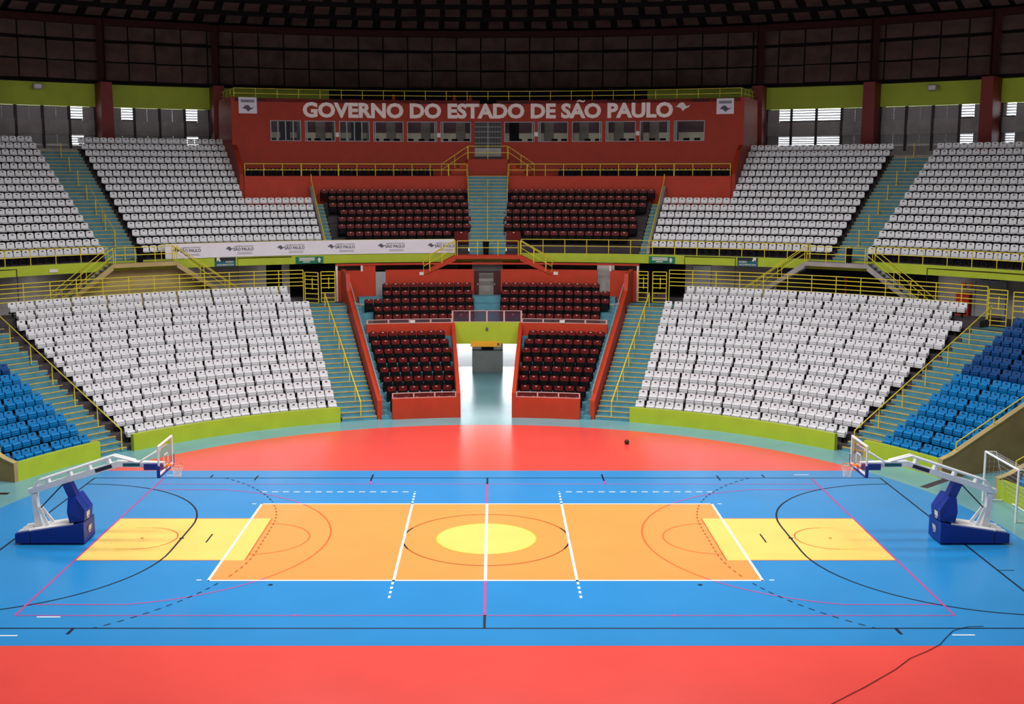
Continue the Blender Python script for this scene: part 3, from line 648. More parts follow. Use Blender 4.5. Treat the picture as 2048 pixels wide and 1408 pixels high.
slope_rail('yellow handrail on the brown wall behind the goal', [pt(22.3, 75.7, 1.0), pt(22.3, 75.7, 1.5), pt(33.2, 75.7, 1.5+10.9*.4577)], .03, [(pt(22.3+2.1*i, 75.7, 1.0+2.1*i*.4577), pt(22.3+2.1*i, 75.7, 1.5+2.1*i*.4577)) for i in range(5)])
# short posts up the middle of the upper aisles
for s in (-1, 1):
    for i in range(8):
        az = 36.8*s; R = 35.75+1.6*i; z = 7.62+(R-35.55)*.558+.12
        b = MB(); b.tube([pt(R, az, z), pt(R, az, z+.92)], .03); root = thing('handrail_post', 'yellow handrail post, %s up from the fascia, in aisle above %s landing' % (ORD[i], 'beige' if s < 0 else 'dark grey'), 'post', pt(R, az, z), group='yellow posts in the upper aisles')
        b.build('pole', 'yellow_paint', root); q = MB(); q.lathe([(.001, 0), (.09, 0), (.09, .03), (.001, .03)], pt(R, az, z), 8); q.build('base_plate', 'yellow_paint', root)
slope_rail('broken yellow rail sloping between posts above the beige landing', [pt(37.4, -36.6, 9.4), pt(42.1, -36.6, 12.25)], .022, [(pt(39.8, -36.6, 10.1), pt(39.8, -36.6, 10.85))])

# ================================================================== STAIRS FROM CONCOURSE TO UPPER STAND
def access(side, c0, c1, m, label, flights=True, foot=(6.4, 6.4), runz=CF):
    root = struct(empty('access_stairs', pt(35, (c0+c1)/2, CF)), label)
    b = MB(); b.ring(34.5, 35.5, 7.62, 7.86, c0, c1, 1); b.build('landing_slab', m, root)
    for d, c, w in ((-1, c0, foot[0]), (1, c1, foot[1])):
        n = int(round((7.86-runz)/.19)); st = w/n
        for j in range(n):
            q = MB(); q.ring(34.6, 35.38, 7.86-.19*(j+1)-.05, 7.86-.19*(j+1), *sorted((c+d*st*j, c+d*st*(j+1.15))), 1); q.build('step', 'teal_stair' if m != 'red_wall' else m, root)
            q = MB(); q.ring(34.58, 34.62, 7.86-.19*(j+1)-.025, 7.86-.19*(j+1)+.01, *sorted((c+d*st*j, c+d*st*(j+1.15))), 1); q.build('nosing', 'nosing', root)
        for R in (34.5, 35.34):
            q = MB(); P = [pt(R, c, 7.86), pt(R, c, 7.5)]+[pt(R, c+d*w*.98, runz+.0), pt(R, c+d*w, runz+.0), pt(R, c+d*w, runz+.2)]
            rad = (pt(R+.1, c, 0)-pt(R, c, 0)); q.prism(P, rad); q.build('stringer', m, root)
    return root
access('left', -38.7, -32.4, 'beige', 'beige double flight of stairs from concourse to upper white seats')
access('right', 33.2, 39.4, 'concrete', 'dark grey double flight of stairs from concourse to upper white seats')
access('centre', -3.4, 3.5, 'red_wall', 'red double flight of stairs below the teal centre stairs', foot=(3.4, 3.4), runz=6.6)
b = MB()
for i in range(30):
    a = -43.0+i*.5+.25; e = max(0, -38.7-a, a+32.4); b.ring(35.42, 35.6, CF, max(CF+.05, 7.6-e/6.4*2.86), a-.25, a+.25, 1)
struct(b.build('wall_recess_left', 'beige'), 'beige wall under the double stairs')
b = MB(); b.ring(37.6, 37.8, CF, 7.5, 29, 44, 1.5); struct(b.build('wall_recess_right', 'dark_interior'), 'dark recess under the double stairs')
for c0, c1, nm, w, rz in ((-38.7, -32.4, 'beige', 6.4, CF), (33.2, 39.4, 'dark grey', 6.4, CF), (-3.4, 3.5, 'red', 3.4, 6.6)):
    railing('yellow railing across the landing of the %s double stairs' % nm, 34.5, c0+.2, c1-.2, 7.86, [.48, .92], 4, .024)
    for d, c in ((-1, c0), (1, c1)):
        for R in (34.5, 35.3):
            za, zb = 8.78, rz+.98
            slope_rail('yellow sloping railing on the %s of the %s double stairs, %s flight' % ('open edge' if R < 35 else 'fascia edge', nm, 'first' if d < 0 else 'second'),
                [pt(R, c, za), pt(R, c+d*w, zb), pt(R, c+d*w, zb-.35)], .024, [(pt(R, c+d*w*t, 7.86+(rz-7.86)*t), pt(R, c+d*w*t, za+(zb-za)*t)) for t in (0, .42, .8)], mids=(.42,) if R < 35 else ())

# ================================================================== RED PARTITION BEHIND THE MAROON SEATS
b = MB()
for a0, a1, z1 in ((-16.0, -13.4, 6.95), (-13.4, -11.9, 7.3), (-10.84, -1.42, 6.95), (1.42, 11.7, 6.95), (13.07, 16.0, 6.95)): b.ring(34.55, 34.75, CF-.2, z1, a0, a1, 1.2)
b.ring(34.5, 34.7, 7.27, 7.38, -16.1, 16.1, 1.2)
struct(b.build('wall_partition', 'red_wall'), 'red partition wall behind the upper maroon rows')
for a in (-13.35, 13.1, -16.0, 16.0):
    b = MB(); b.ring(34.5, 34.72, 6.9 if abs(a) < 15 else CF, 7.3, a-.1, a+.1, 1); struct(b.build('trim_post', 'plate_pale'), 'pale post in the red partition')
for a0, a1, m, tilt, lab in ((-1.42, -.9, 'door_maroon', 0, 'dark maroon door leaf beside the centre opening'), (.66, 1.42, 'door_maroon', 0, 'wide dark maroon door leaf beside the centre opening'), (-11.9, -10.84, 'grey_paint', 0, 'grey door in the red partition')):
    b = MB(); b.ring(34.5, 34.56, CF, 6.85, a0, a1, 1); d = struct(b.build('door_%d' % (2+int(a0 > -2)+int(a0 > 0)), m), lab)
    q = MB(); q.box(-.03, .03, -.05, 0, -.06, .06); h = q.build('handle', 'grey_metal', d); h.location = pt(34.5, a1-.12 if a0 < 0 else a0+.12, 6.0)
b = MB(); b.ring(36.2, 36.3, CF, 7.4, -1.6, 1.6, 1); b.ring(35.6, 35.7, CF, 7.4, 11.5, 13.3, 1); struct(b.build('wall_behind_partition', 'concrete_pale'), 'pale wall seen through the partition openings')
for az, zz in ((-7.0, 6.7), (7.3, 6.72)):
    q = MB(); q.ring(34.5, 34.55, zz-.1, zz+.1, az-.24, az+.24, 1); o = q.build('wall_notice', 'plate_pale'); tag(o, 'small white notice on the red partition '+('near the grey door' if az < 0 else 'near the open doorway'), 'sign')

# ================================================================== GATES ON THE CONCOURSE
def gate(label, hinge, width, ang, z0, h=1.95):
    root = thing('gate', label, 'gate', hinge, ang)
    def add(nm, a, b_): t = MB(); t.tube([a, b_], .03); o = link_mesh(nm, t.mesh(nm, 'yellow_paint'), root)
    add('stile', (0, 0, .05), (0, 0, h)); add('stile', (width, 0, .05), (width, 0, h)); add('stile', (width*.55, 0, h*.45), (width*.55, 0, h*.82))
    for t in (.05, .3, .62, .95, 1.22, 1.5, 1.72, 1.95): add('bar', (0, 0, t*h/1.95), (width, 0, t*h/1.95))
    t = MB(); t.box(.03, width-.03, -.01, .01, .07, .6); link_mesh('mesh_panel', t.mesh('mesh_panel', 'smoke_glass'), root)
    return root
gate('open yellow gate hinged to the railing below the green sign and banner', pt(34.2, -19.45, CF), .95, math.radians(-22), CF)
gate('yellow gate against the red wall below the green sign and banner', pt(34.2, -17.75, CF), .86, math.radians(12), CF)
gate('yellow gate against the red wall near the ball side green sign', pt(34.2, 16.15, CF), .62, math.radians(-18), CF)
gate('yellow gate hinged to the railing near the ball side green sign', pt(34.15, 17.7, CF), .86, math.radians(-14), CF)
gate('yellow gate in front of the grey double door', pt(34.2, 51.5, CF), 1.0, math.radians(-48), CF)
gate('yellow gate beside the navy seats past the grey double door', pt(33.8, 54.2, CF), 1.0, math.radians(-40), CF)

# ================================================================== CONCOURSE DOORS, SIGNS, BANNER
def on_cyl(R, az, z):   # local frame on the bowl: x tangential (as seen from the court, to the right), z up
    return pt(R, az, z), -math.radians(az)
b = MB(); b.ring(37.9, 38.0, CF, 7.05, 20.85, 22.3, 1); d = struct(b.build('door_5', 'grey_paint'), 'pale grey single door on the concourse')
b = MB(); b.ring(37.86, 37.92, CF, 7.12, 20.7, 20.85, 1); b.ring(37.86, 37.92, CF, 7.12, 22.3, 22.45, 1); b.ring(37.86, 37.92, 7.05, 7.12, 20.7, 22.45, 1); b.build('frame', 'grey_metal', d)
b = MB(); b.ring(37.9, 38.0, CF, 6.98, 47.3, 48.52, 1); d = struct(b.build('door_6', 'grey_paint'), 'grey double door leaves on the concourse')
b = MB(); b.ring(37.9, 38.0, CF, 6.98, 48.56, 49.8, 1); b.build('leaf', 'grey_paint', d)
b = MB(); b.ring(37.85, 37.92, CF, 7.08, 47.12, 47.28, 1); b.ring(37.85, 37.92, CF, 7.08, 49.82, 49.98, 1); b.ring(37.85, 37.92, 6.99, 7.08, 47.12, 49.98, 1); b.build('frame', 'grey_metal', d)

FONT_CACHE = {}
def text_mesh(body, height, bold=0.0, width=None, depth=.01):
    """flat lettering: local x right, y up; cap height = height, optionally stretched to width"""
    cu = bpy.data.curves.new('lettering', 'FONT'); cu.body = body; cu.size = 1.0; cu.offset = bold; cu.extrude = depth/2; cu.resolution_u = 3
    ob = bpy.data.objects.new('lettering', cu); col.objects.link(ob)
    bpy.context.view_layer.update(); dg = bpy.context.evaluated_depsgraph_get()
    me = bpy.data.meshes.new_from_object(ob.evaluated_get(dg)); bpy.data.objects.remove(ob); bpy.data.curves.remove(cu)
    xs = [v.co.x for v in me.vertices]; ys = [v.co.y for v in me.vertices]
    cap = .73 if any(c in body for c in 'ÃÍÁ') else (max(ys)-min(ys))
    cap = min(cap, .73+2*bold)
    sy = height/cap; sx = sy if width is None else width/(max(xs)-min(xs)); x0 = min(xs)
    V = [((v.co.x-x0)*sx, (v.co.y+bold)*sy, v.co.z) for v in me.vertices]; F_ = [tuple(p.vertices) for p in me.polygons]
    bpy.data.meshes.remove(me)
    return V, F_, (max(xs)-min(xs))*sx
def bend(V, R, az0, z0):                    # lay x along the bowl, y up
    return [pt(R-z, az0+math.degrees(x/R), z0+y) for x, y, z in V]
def islands(V, F_):
    par = list(range(len(V)))
    def fi(a):
        while par[a] != a: par[a] = par[par[a]]; a = par[a]
        return a
    for f in F_:
        for i in f[1:]: par[fi(i)] = fi(f[0])
    G = {}
    for i, v in enumerate(V): G.setdefault(fi(i), []).append(i)
    L = sorted(([min(V[i][0] for i in g), max(V[i][0] for i in g), set([k])] for k, g in G.items()), key=lambda t: t[0]); out = []
    for a, b_, ks in L:
        if out and a < out[-1][1]-.02: out[-1][1] = max(out[-1][1], b_); out[-1][2] |= ks
        else: out.append([a, b_, ks])
    res = []
    for a, b_, ks in out:
        idx = [i for i in range(len(V)) if fi(i) in ks]; mp = {k: j for j, k in enumerate(idx)}
        res.append(([V[i] for i in idx], [tuple(mp[i] for i in f) for f in F_ if f[0] in mp]))
    return res
sgn = thing('wall_lettering', 'large cream raised letters reading GOVERNO DO ESTADO DE SÃO PAULO on the red box', 'lettering', pt(VR, 0, 16.92))
V, F_, w = text_mesh('GOVERNO DO ESTADO DE SAO PAULO', 1.07, .043, width=VR*math.radians(33.75), depth=.06)
for v_, f_ in islands(V, F_):
    t = MB(); t.add(bend(v_, VR-.03, -16.88, 16.93), f_)
    xc = (min(p[0] for p in v_)+max(p[0] for p in v_))/2; azc = -16.88+math.degrees(xc/VR)
    if abs(azc-8.3) < .45:      # the tilde of the accented A
        T = [(-.3, 0), (-.17, .11), (-.02, .1), (.12, .03), (.2, .03), (.28, .12), (.28, .02), (.18, -.07), (.06, -.06), (-.08, .0), (-.18, .01), (-.27, -.09)]
        ta = Vector((math.cos(math.radians(azc)), -math.sin(math.radians(azc)), 0)); cc = pt(VR-.06, azc, 18.1)
        t.prism([cc+ta*x+Vector((0, 0, y)) for x, y in T], Vector((0, .05, 0)))
    t.build('letter', 'letter_cream', sgn)
MAP = [(-1, .05), (-.72, .12), (-.55, .42), (-.3, .62), (.02, .66), (.2, .5), (.34, .2), (.62, .02), (1.0, .32), (.8, -.1), (.5, -.28), (.22, -.5), (.05, -.75), (-.12, -.5), (-.3, -.22), (-.62, -.12)]
def map_emblem(name, R, az, z, sx, sz, m, parent=None, stripes=True):
    t = MB(); c, rz = on_cyl(R, az, z); ta = Vector((math.cos(math.radians(az)), -math.sin(math.radians(az)), 0)); ra = Vector((math.sin(math.radians(az)), math.cos(math.radians(az)), 0))
    P = [c+ta*(x*sx)+Vector((0, 0, y*sz)) for x, y in MAP]; t.prism(P, -ra*.012, m); o = t.build(name, m, parent)
    return o
tag(map_emblem('map_emblem', VR-.01, 17.75, 17.66, .52, .42, 'plate_pale'), 'pale striped state map emblem after the cream letters', 'emblem')
def text_on(body, R, az, z, h, m, parent, w=None, bold=.01, name='lettering', right=False, centre=False):
    V, F_, wd = text_mesh(body, h, bold, w, .008)
    a0 = az-math.degrees(wd/R)*(1 if right else .5 if centre else 0)
    t = MB(); t.add(bend(V, R, a0, z), F_); return t.build(name, m, parent)
def bars_on(R, az0, az1, zs, h, m, parent, name='small_print'):
    for z in zs:
        t = MB(); t.ring(R-.008, R, z-h/2, z+h/2, az0, az1, 1); t.build(name, m, parent)
for a0, a1, z0, z1, lb in ((-22.55, -20.95, 17.13, 18.22, 'white poster with map emblem on the red box beside the roof column, slightly tilted'), (20.77, 22.3, 17.1, 18.15, 'white poster with map emblem on the red box past the pale map emblem')):
    t = MB(); t.ring(VR-.03, VR-.01, z0, z1, a0, a1, 1); p = tag(t.build('poster', 'banner_white'), lb, 'poster')
    bars_on(VR-.03, a0+.2, a1-.2, (z1-.2, z1-.3), .06, 'ink_dark', p); map_emblem('map_emblem', VR-.035, (a0+a1)/2, z0+.36, .42, .32, 'ink_grey', p)
for az, z in ((-13.8, 15.75), (-4.52, 15.75), (4.45, 15.82), (13.73, 15.85)):
    t = MB(); t.ring(VR-.02, VR, z-.15, z+.15, az-.15, az+.15, 1); p = tag(t.build('wall_notice', 'plate_pale'), 'paper notice between %s booth windows from grille door, %s' % ('first and second' if abs(az) < 5 else 'fourth and fifth', 'banner side' if az < 0 else 'map emblem side'), 'sign', 'paper notices between booth windows')
# long banner
t = MB(); t.ring(35.34, 35.355, 7.95, 8.84, -33.1, -3.45, 1); ban = tag(t.build('banner', 'banner_white'), 'long white banner with repeated state logos hung on the yellow railing', 'banner')
for a in (-32.0, -26.7, -21.5, -16.3, -11.1, -5.9):
    map_emblem('map_emblem', 35.332, a, 8.46, .26, .2, 'ink_grey', ban)
    text_on('GOVERNO DO ESTADO', 35.332, a+.48, 8.56, .075, 'ink_grey', ban, w=1.2)
    text_on('SÃO PAULO', 35.332, a+.4, 8.32, .19, 'ink_dark', ban, w=1.25, bold=.02)
    bars_on(35.332, a+.8, a+2.3, (8.2, 8.12), .02, 'ink_grey', ban)
# signs on the fascia
def sign(label, R, a0, a1, z0, z1, m, name='sign'):
    t = MB(); t.ring(R-.05, R, z0, z1, a0, a1, 1); return tag(t.build(name, m), label, 'sign')
for a0, a1, lb in ((-20.0, -17.15, 'green exit sign with white up arrow on the lime fascia under the banner'), (16.9, 19.6, 'green exit sign with white up arrow on the lime fascia above the open gate')):
    s_ = sign(lb, 35.4, a0, a1, 7.40, 7.84, 'sign_green')
    bars_on(35.345, a0+.35, a0+1.95, (7.74, 7.63), .07, 'plate_pale', s_); bars_on(35.345, a0+.75, a0+1.45, (7.51,), .06, 'plate_pale', s_)
    c = pt(35.34, a1-.42, 7.62); ta = Vector((math.cos(math.radians(a1)), -math.sin(math.radians(a1)), 0))
    q = MB(); q.prism([c+ta*x+Vector((0, 0, y)) for x, y in ((-.06, -.14), (.06, -.14), (.06, .0), (.13, .0), (0, .16), (-.13, .0), (-.06, .0))], (0, -.008, 0)); q.build('arrow', 'plate_pale', s_)
for a0, a1, lb, s in ((-28.2, -26.1, 'teal stand access sign with arrow under the white banner', -1), (26.0, 28.05, 'teal stand access sign with arrow beside the dark grey stairs', 1)):
    s_ = sign(lb, 35.4, a0, a1, 7.37, 7.91, 'sign_teal'); q = MB(); q.ring(35.34, 35.352, 7.72, 7.905, a0+.02, a1-.02, 1); q.build('top_band', 'sign_black', s_)
    text_on('ACESSO', 35.335, a0+(1.05 if s < 0 else .15), 7.60, .11, 'plate_pale', s_, w=.5, bold=.015); text_on('ARQUIBANCADA', 35.335, a0+.15, 7.43, .11, 'plate_pale', s_, w=1.08, bold=.015)
    c = pt(35.335, a0+.38 if s < 0 else a1-.38, 7.80); ta = Vector((math.cos(math.radians(a0)), -math.sin(math.radians(a0)), 0))
    q = MB(); A = [(-.13, .13), (.1, .13), (.03, .06), (.13, -.05), (.05, -.13), (-.05, -.03), (-.13, -.1)]
    q.prism([c+ta*(x*(1 if s < 0 else -1))+Vector((0, 0, y)) for x, y in A], (0, -.006, 0)); q.build('arrow', 'plate_pale', s_)
s_ = sign('small dark sign above the pale grey single door', 37.85, 20.75, 22.4, 7.14, 7.36, 'sign_black'); bars_on(37.795, 21.1, 22.1, (7.25,), .08, 'plate_pale', s_)
s_ = sign('blue sign above the grey double door', 37.85, 47.7, 49.4, 7.1, 7.33, 'sign_blue'); bars_on(37.795, 48.5, 48.65, (7.2,), .15, 'plate_pale', s_)
s_ = sign('gold banner across the lime portal of the entrance tunnel', 29.13, -1.95, 1.65, 2.72, 3.05, 'gold_banner', 'banner'); bars_on(29.078, -1.4, .6, (2.92, 2.83), .04, 'line_dust', s_); bars_on(29.076, 1.2, 1.5, (2.87,), .16, 'ink_grey', s_)
t = MB(); t.ring(29.12, 29.2, 3.72, 3.88, -.14, .14, 1); tag(t.build('wall_light', 'ink_grey'), 'small grey box on the lime portal', 'box')
t = MB(); t.ring(35.34, 35.4, 7.5, 7.68, -44.3, -43.5, 1); tag(t.build('wall_notice', 'plate_pale'), 'small pale notice on the lime fascia past the beige stairs', 'sign')
for a, z in ((-8.8, 4.28), (8.9, 4.28)):
    t = MB(); t.ring(29.05, 29.09, z-.08, z+.1, a-.3, a+.3, 1); tag(t.build('wall_notice', 'plate_pale'), 'white number notice on the glass rail of the red parapet '+('nearer the banner' if a < 0 else 'nearer the ball'), 'sign')
# conduits on the fascia
for i, (R, P) in enumerate(((35.36, [(-60, 7.80), (-47.3, 7.80), (-47.3, CF+.5)]), (35.36, [(-25.9, CF+1.5), (-25.9, 7.86), (-20.4, 7.86)]), (35.36, [(19.8+.8, 7.4), (20.6, 7.88), (25.8, 7.88), (25.8, CF+.8)]), (35.36, [(44.6, CF+.8), (44.6, 7.76), (60, 7.76)]))):
    pts = []
    for (a0, z0), (a1, z1) in zip(P, P[1:]):
        k = max(1, int(abs(a1-a0)/2)); pts += [pt(R, a0+(a1-a0)*q/k, z0+(z1-z0)*q/k) for q in range(k)]
    pts.append(pt(R, *P[-1])); t = MB(); t.tube(pts, .025)
    tag(t.build('conduit', 'cable'), 'thin brown conduit on the lime fascia '+('past the beige stairs', 'under the white banner', 'above the pale grey door', 'above the grey double door')[i], 'pipe')
t = MB(); t.ring(37.6, 37.98, CF, 6.3, 45.8, 46.95, 1); hb = tag(t.build('hose_cabinet', 'fire_red'), 'red fire hose cabinet beside the grey double door', 'cabinet')
for a in (46.2, 46.85):
    t = MB(); t.ring(37.9, 37.98, 6.62, 6.85, a-.14, a+.14, 1); tag(t.build('wall_notice', 'cone_orange'), 'small orange fire notice above the red hose cabinet'+(', nearer the grey double door' if a > 46.5 else ', nearer the dark grey stairs'), 'sign', 'orange fire notices')
t = MB(); t.tube([pt(36.9, 36.0, CF), pt(36.9, 36.0, 6.6)], .05); t.lathe([(.001, -.12), (.1, -.08), (.12, 0), (.1, .08), (.001, .12)], pt(36.9, 36.0, 6.7), 10); tag(t.build('standpipe', 'fire_red'), 'red standpipe in the dark recess under the dark grey stairs', 'pipe')
# waste bins on the upper walk
for az, lb in ((-36.0+.3, 'above the beige landing'), (37.2, 'above the dark grey landing'), (-.15, 'at the foot of the teal centre stairs')):
    t = MB(); c = pt(35.12, az, 7.86); root = thing('waste_bin', 'black waste bin '+lb, 'bin', c)
    t.lathe([(.001, 0), (.16, 0), (.2, .75), (.001, .75)], c, 10); t.build('body', 'black_plastic', root); q = MB(); q.lathe([(.001, .75), (.22, .75), (.2, .84), (.001, .86)], c, 10); q.build('lid', 'black_plastic', root)
# glass rails of the centre block
def glass_rail(label, R, a0, a1, z0, z1, n):
    root = thing('glass_rail', label, 'railing', pt(R, (a0+a1)/2, z0)); dz = .035
    for z in (z0+dz/2, z1-dz/2):
        b = MB(); b.ring(R-.03, R+.03, z-dz/2, z+dz/2, a0, a1, 1); b.build('rail', 'rail_pale', root)
    for i in range(n+1):
        a = a0+(a1-a0)*i/n; b = MB(); b.ring(R-.03, R+.03, z0, z1, a-.09, a+.09, 1); b.build('post', 'rail_pale', root)
    for i in range(n):
        b = MB(); b.ring(R-.006, R+.006, z0+dz, z1-dz, a0+(a1-a0)*i/n+.09, a0+(a1-a0)*(i+1)/n-.09, 1); b.build('pane', 'smoke_glass', root)
for s in (-1, 1):
    w = 'nearer the banner' if s < 0 else 'nearer the ball'
    glass_rail('low glass rail on the red front wall '+w, 21.42, *sorted((4.4*s, 13.5*s)), 1.12, 1.42, 3)
    glass_rail('low glass rail on the red parapet between maroon blocks '+w, 29.2, *sorted((4.15*s, 14.1*s)), 4.18, 4.44, 4)
glass_rail('glass rail above the lime portal of the entrance', 29.3, -4.05, 4.05, 4.19, 4.90, 4)

# ================================================================== SEATS
def rounded(w, z0, z1, c, y0=0.0, top=True, lean=0.0, bot=0.0):
    """outline of a seat back in the x-z plane with chamfered corners; y leans back towards the top"""
    def y(z): return y0+lean*(z-z0)/(z1-z0)
    P = [(-w/2, z0+bot), (-w/2+bot, z0), (w/2-bot, z0), (w/2, z0+bot)] if bot else [(-w/2, z0), (w/2, z0)]
    P += [(w/2, z1-c), (w/2-c*.3, z1-c*.3), (w/2-c, z1), (-w/2+c, z1), (-w/2+c*.3, z1-c*.3), (-w/2, z1-c)]
    return [(x, y(z), z) for x, z in P]
def tip_up(m):
    d = []
    t = MB(); t.prism(rounded(.455, .42, .80, .05, -.07, lean=.07), (0, .05, 0)); d.append(('backrest', t.mesh('backrest', m)))
    # tipped-up pan with ribs on its underside
    P = [(-.09, .29), (-.25, .29), (-.26, .345), (-.20, .36), (-.20, .375), (-.25, .385), (-.245, .44), (-.185, .455), (-.185, .47), (-.235, .48), (-.225, .53), (-.18, .565), (-.10, .57)]
    t = MB(); t.prism([(-.215, y, z) for y, z in P], (.43, 0, 0)); d.append(('seat_pan', t.mesh('seat_pan', m)))
    t = MB(); t.box(-.055, .055, -.03, -.012, .695, .755); pl = t.mesh('number_plate', 'plate'); d.append(('number_plate', pl))
    t = MB(); t.box(-.2, .2, -.1, .0, .20, .30); t.box(-.04, .04, -.08, -.02, 0, .2); d.append(('bracket', t.mesh('bracket', 'black_plastic')))
    return d
def bucket():
    d = []
    t = MB(); t.prism(rounded(.436, .43, .79, .085, -.05, lean=.05), (0, .03, 0)); t.prism([(-.216, -.04, .44), (.216, -.04, .44), (.216, -.33, .415), (.15, -.39, .41), (-.15, -.39, .41), (-.216, -.33, .415)], (0, 0, .03)); d.append(('shell', t.mesh('shell', 'white_seat')))
    t = MB(); t.box(-.06, .06, -.022, -.004, .67, .73); d.append(('number_plate', t.mesh('number_plate', 'plate')))
    t = MB(); t.box(-.17, .17, -.34, -.02, .30, .37); t.box(-.05, .05, -.2, -.1, 0, .3); d.append(('bracket', t.mesh('bracket', 'black_plastic')))
    return d
def padded(pad, top=.82):
    d = []
    t = MB(); t.prism(rounded(.47, .56, top, .07, -.09, lean=.03), (0, .06, 0)); d.append(('backrest', t.mesh('backrest', pad)))
    t = MB(); t.prism(rounded(.53, .18, top-.05, .05, -.02, lean=.03), (0, .06, 0)); d.append(('back_shell', t.mesh('back_shell', 'black_plastic')))
    t = MB(); t.box(-.22, .22, -.26, -.09, .20, .56); d.append(('seat_pan', t.mesh('seat_pan', 'black_plastic')))
    t = MB(); t.box(-.275, -.235, -.4, .02, .0, .58); t.box(-.275, -.225, -.42, .0, .58, .63); d.append(('armrest', t.mesh('armrest', 'black_plastic')))
    t = MB(); t.box(-.05, .05, -.085, -.06, top-.07, top-.035); d.append(('number_plate', t.mesh('number_plate', 'plate_pale')))
    return d
CAMP = Vector(cam.location)
def seen(p, more=0):    # roughly inside the photograph's field
    d_ = p-CAMP; f = d_.y*math.cos(.1505)-d_.z*math.sin(.1505)
    return f > 0 and -1010-more < 2346.6*d_.x/f < 1085+more
def place(kind, name, parts, seats, cat, limit, field_label):
    """seats: list of (R, az, z, label, group, parts or None). the nearest `limit` become things, the rest one field"""
    near = sorted((t for t in seats if seen(pt(t[0], t[1], t[2]+.4))), key=lambda t: (pt(t[0], t[1], t[2])-CAMP).length)
    limit = min(limit, len(near)); rest = None
    seats = near+[t for t in seats if not seen(pt(t[0], t[1], t[2]+.4)) and seen(pt(t[0], t[1], t[2]+.4), 700)]     # rows running on beside the field join the field object
    protos = {}
    for i, (R, az, z, label, group, pp) in enumerate(seats):
        P = pp or parts; loc = pt(R, az, z); rz = -math.radians(az)
        if i < limit:
            root = thing(name, label, cat, loc, rz, group)
            for nm, me in P: link_mesh(nm, me, root)
        else:
            if rest is None: rest = MB()
            mt = Matrix.Translation(loc) @ Matrix.Rotation(rz, 4, 'Z')
            for nm, me in P:
                rest.add([mt @ v.co for v in me.vertices], [tuple(p.vertices) for p in me.polygons], me.materials[0].name)
    if rest:
        o = rest.build(name+'_field'); o['kind'] = 'stuff'; o['label'] = field_label; o['category'] = cat
    print(kind, len(seats))
ONES = ['', 'first', 'second', 'third', 'fourth', 'fifth', 'sixth', 'seventh', 'eighth', 'ninth', 'tenth', 'eleventh', 'twelfth', 'thirteenth', 'fourteenth', 'fifteenth', 'sixteenth', 'seventeenth', 'eighteenth', 'nineteenth']
def nth(n_):
    if n_ < 20: return ONES[n_]
    t_ = ('twentieth', 'thirtieth', 'fortieth', 'fiftieth')[n_//10-2]
    return t_ if n_ % 10 == 0 else ('twenty', 'thirty', 'forty', 'fifty')[n_//10-2]+'-'+ONES[n_ % 10]
def fill(a0, a1, R, pitch, gap, per, start=0):
    """azimuths of benches of `per` seats with gaps, from a0 towards a1; `start` single seats first"""
    out = []; d = 1 if a1 > a0 else -1; p = math.degrees(pitch/R); g = math.degrees(gap/R); a = a0+d*p/2; n = 0; cnt = start if start else per
    if per >= 400: k_ = max(1, int(round(abs(a1-a0)/p))); p = abs(a1-a0)/k_; return [a0+d*p*(q+.5) for q in range(k_)]
    while d*(a1-(a+d*p/2)) >= -1e-6:
        out.append(a); a += d*p; n += 1
        if n == cnt: a += d*g; n = 0; cnt = per
    f = (abs(a1-a0)-p)/max(1e-6, abs(out[-1]-out[0])) if len(out) > 1 else 1
    return [out[0]+(q-out[0])*min(f, 1.03) for q in out]
white = tip_up('white_seat'); blue = tip_up('blue_seat'); navy = tip_up('navy_seat'); buck = bucket(); mar = padded('maroon_seat'); blk = padded('black_plastic', .8)
S = []
STARTS = [1, 0, 1, 0, 2, 1, 0, 0, 1, 1, 0, 4, 1, 1]
for s in (-1, 1):
    blockname = 'below beige stairs' if s < 0 else 'below dark grey stairs'
    for k in range(14):
        ai = (20.95-1.2*k/11 if k < 12 else 21.5)*s; ao = (51.3 if k < 12 else 49.9)*s if s > 0 else (50.6 if k < 12 else 49.8)*s
        if s > 0: ao += (.15 if k % 2 else -.5)
        for i, az in enumerate(fill(ai, ao, lowR(k), .497, .085, 4, STARTS[(k if s < 0 else 13-k)])):
            S.append((lowR(k), az, lowF(k), 'white tip-up seat, %s row up, %s from the red-wall stairs, %s' % (ORD[k], nth(i+1), blockname), 'white tip-up seats '+blockname, None))
place('lower white', 'tip_up_seat', white, S, 'seat', 300, 'further rows of white ribbed tip-up seats up to the concourse')
S = []
for s in (-1, 1):
    blockname = 'opposite the goal' if s < 0 else 'near the goal'
    for k in range(13):
        a0 = (56.1-.6*k/11)*s if s > 0 else (55.7-.1*k/11)*s; a1 = 66.3 if s > 0 else -68.1
        for i, az in enumerate(fill(a0, a1, lowR(k), .5, .1, 4)):
            S.append((lowR(k), az, lowF(k), '%s folding seat, %s row up, %s from the stairs, %s' % ('bright blue' if k < 7 else 'navy blue', ORD[k], nth(i+1), blockname), 'blue tip-up seats '+blockname, blue if k < 7 else navy))
for k in range(7):
    for i, az in enumerate(fill(76.3, 84, lowR(k), .5, .1, 4)):
        S.append((lowR(k), az, lowF(k), 'blue folding seat behind the goal, %s row up, %s from the brown wall' % (ORD[k], nth(i+1)), 'blue tip-up seats behind the goal', blue))
place('blue', 'folding_seat', blue, S, 'seat', 420, 'more blue tip-up seats')
S = []
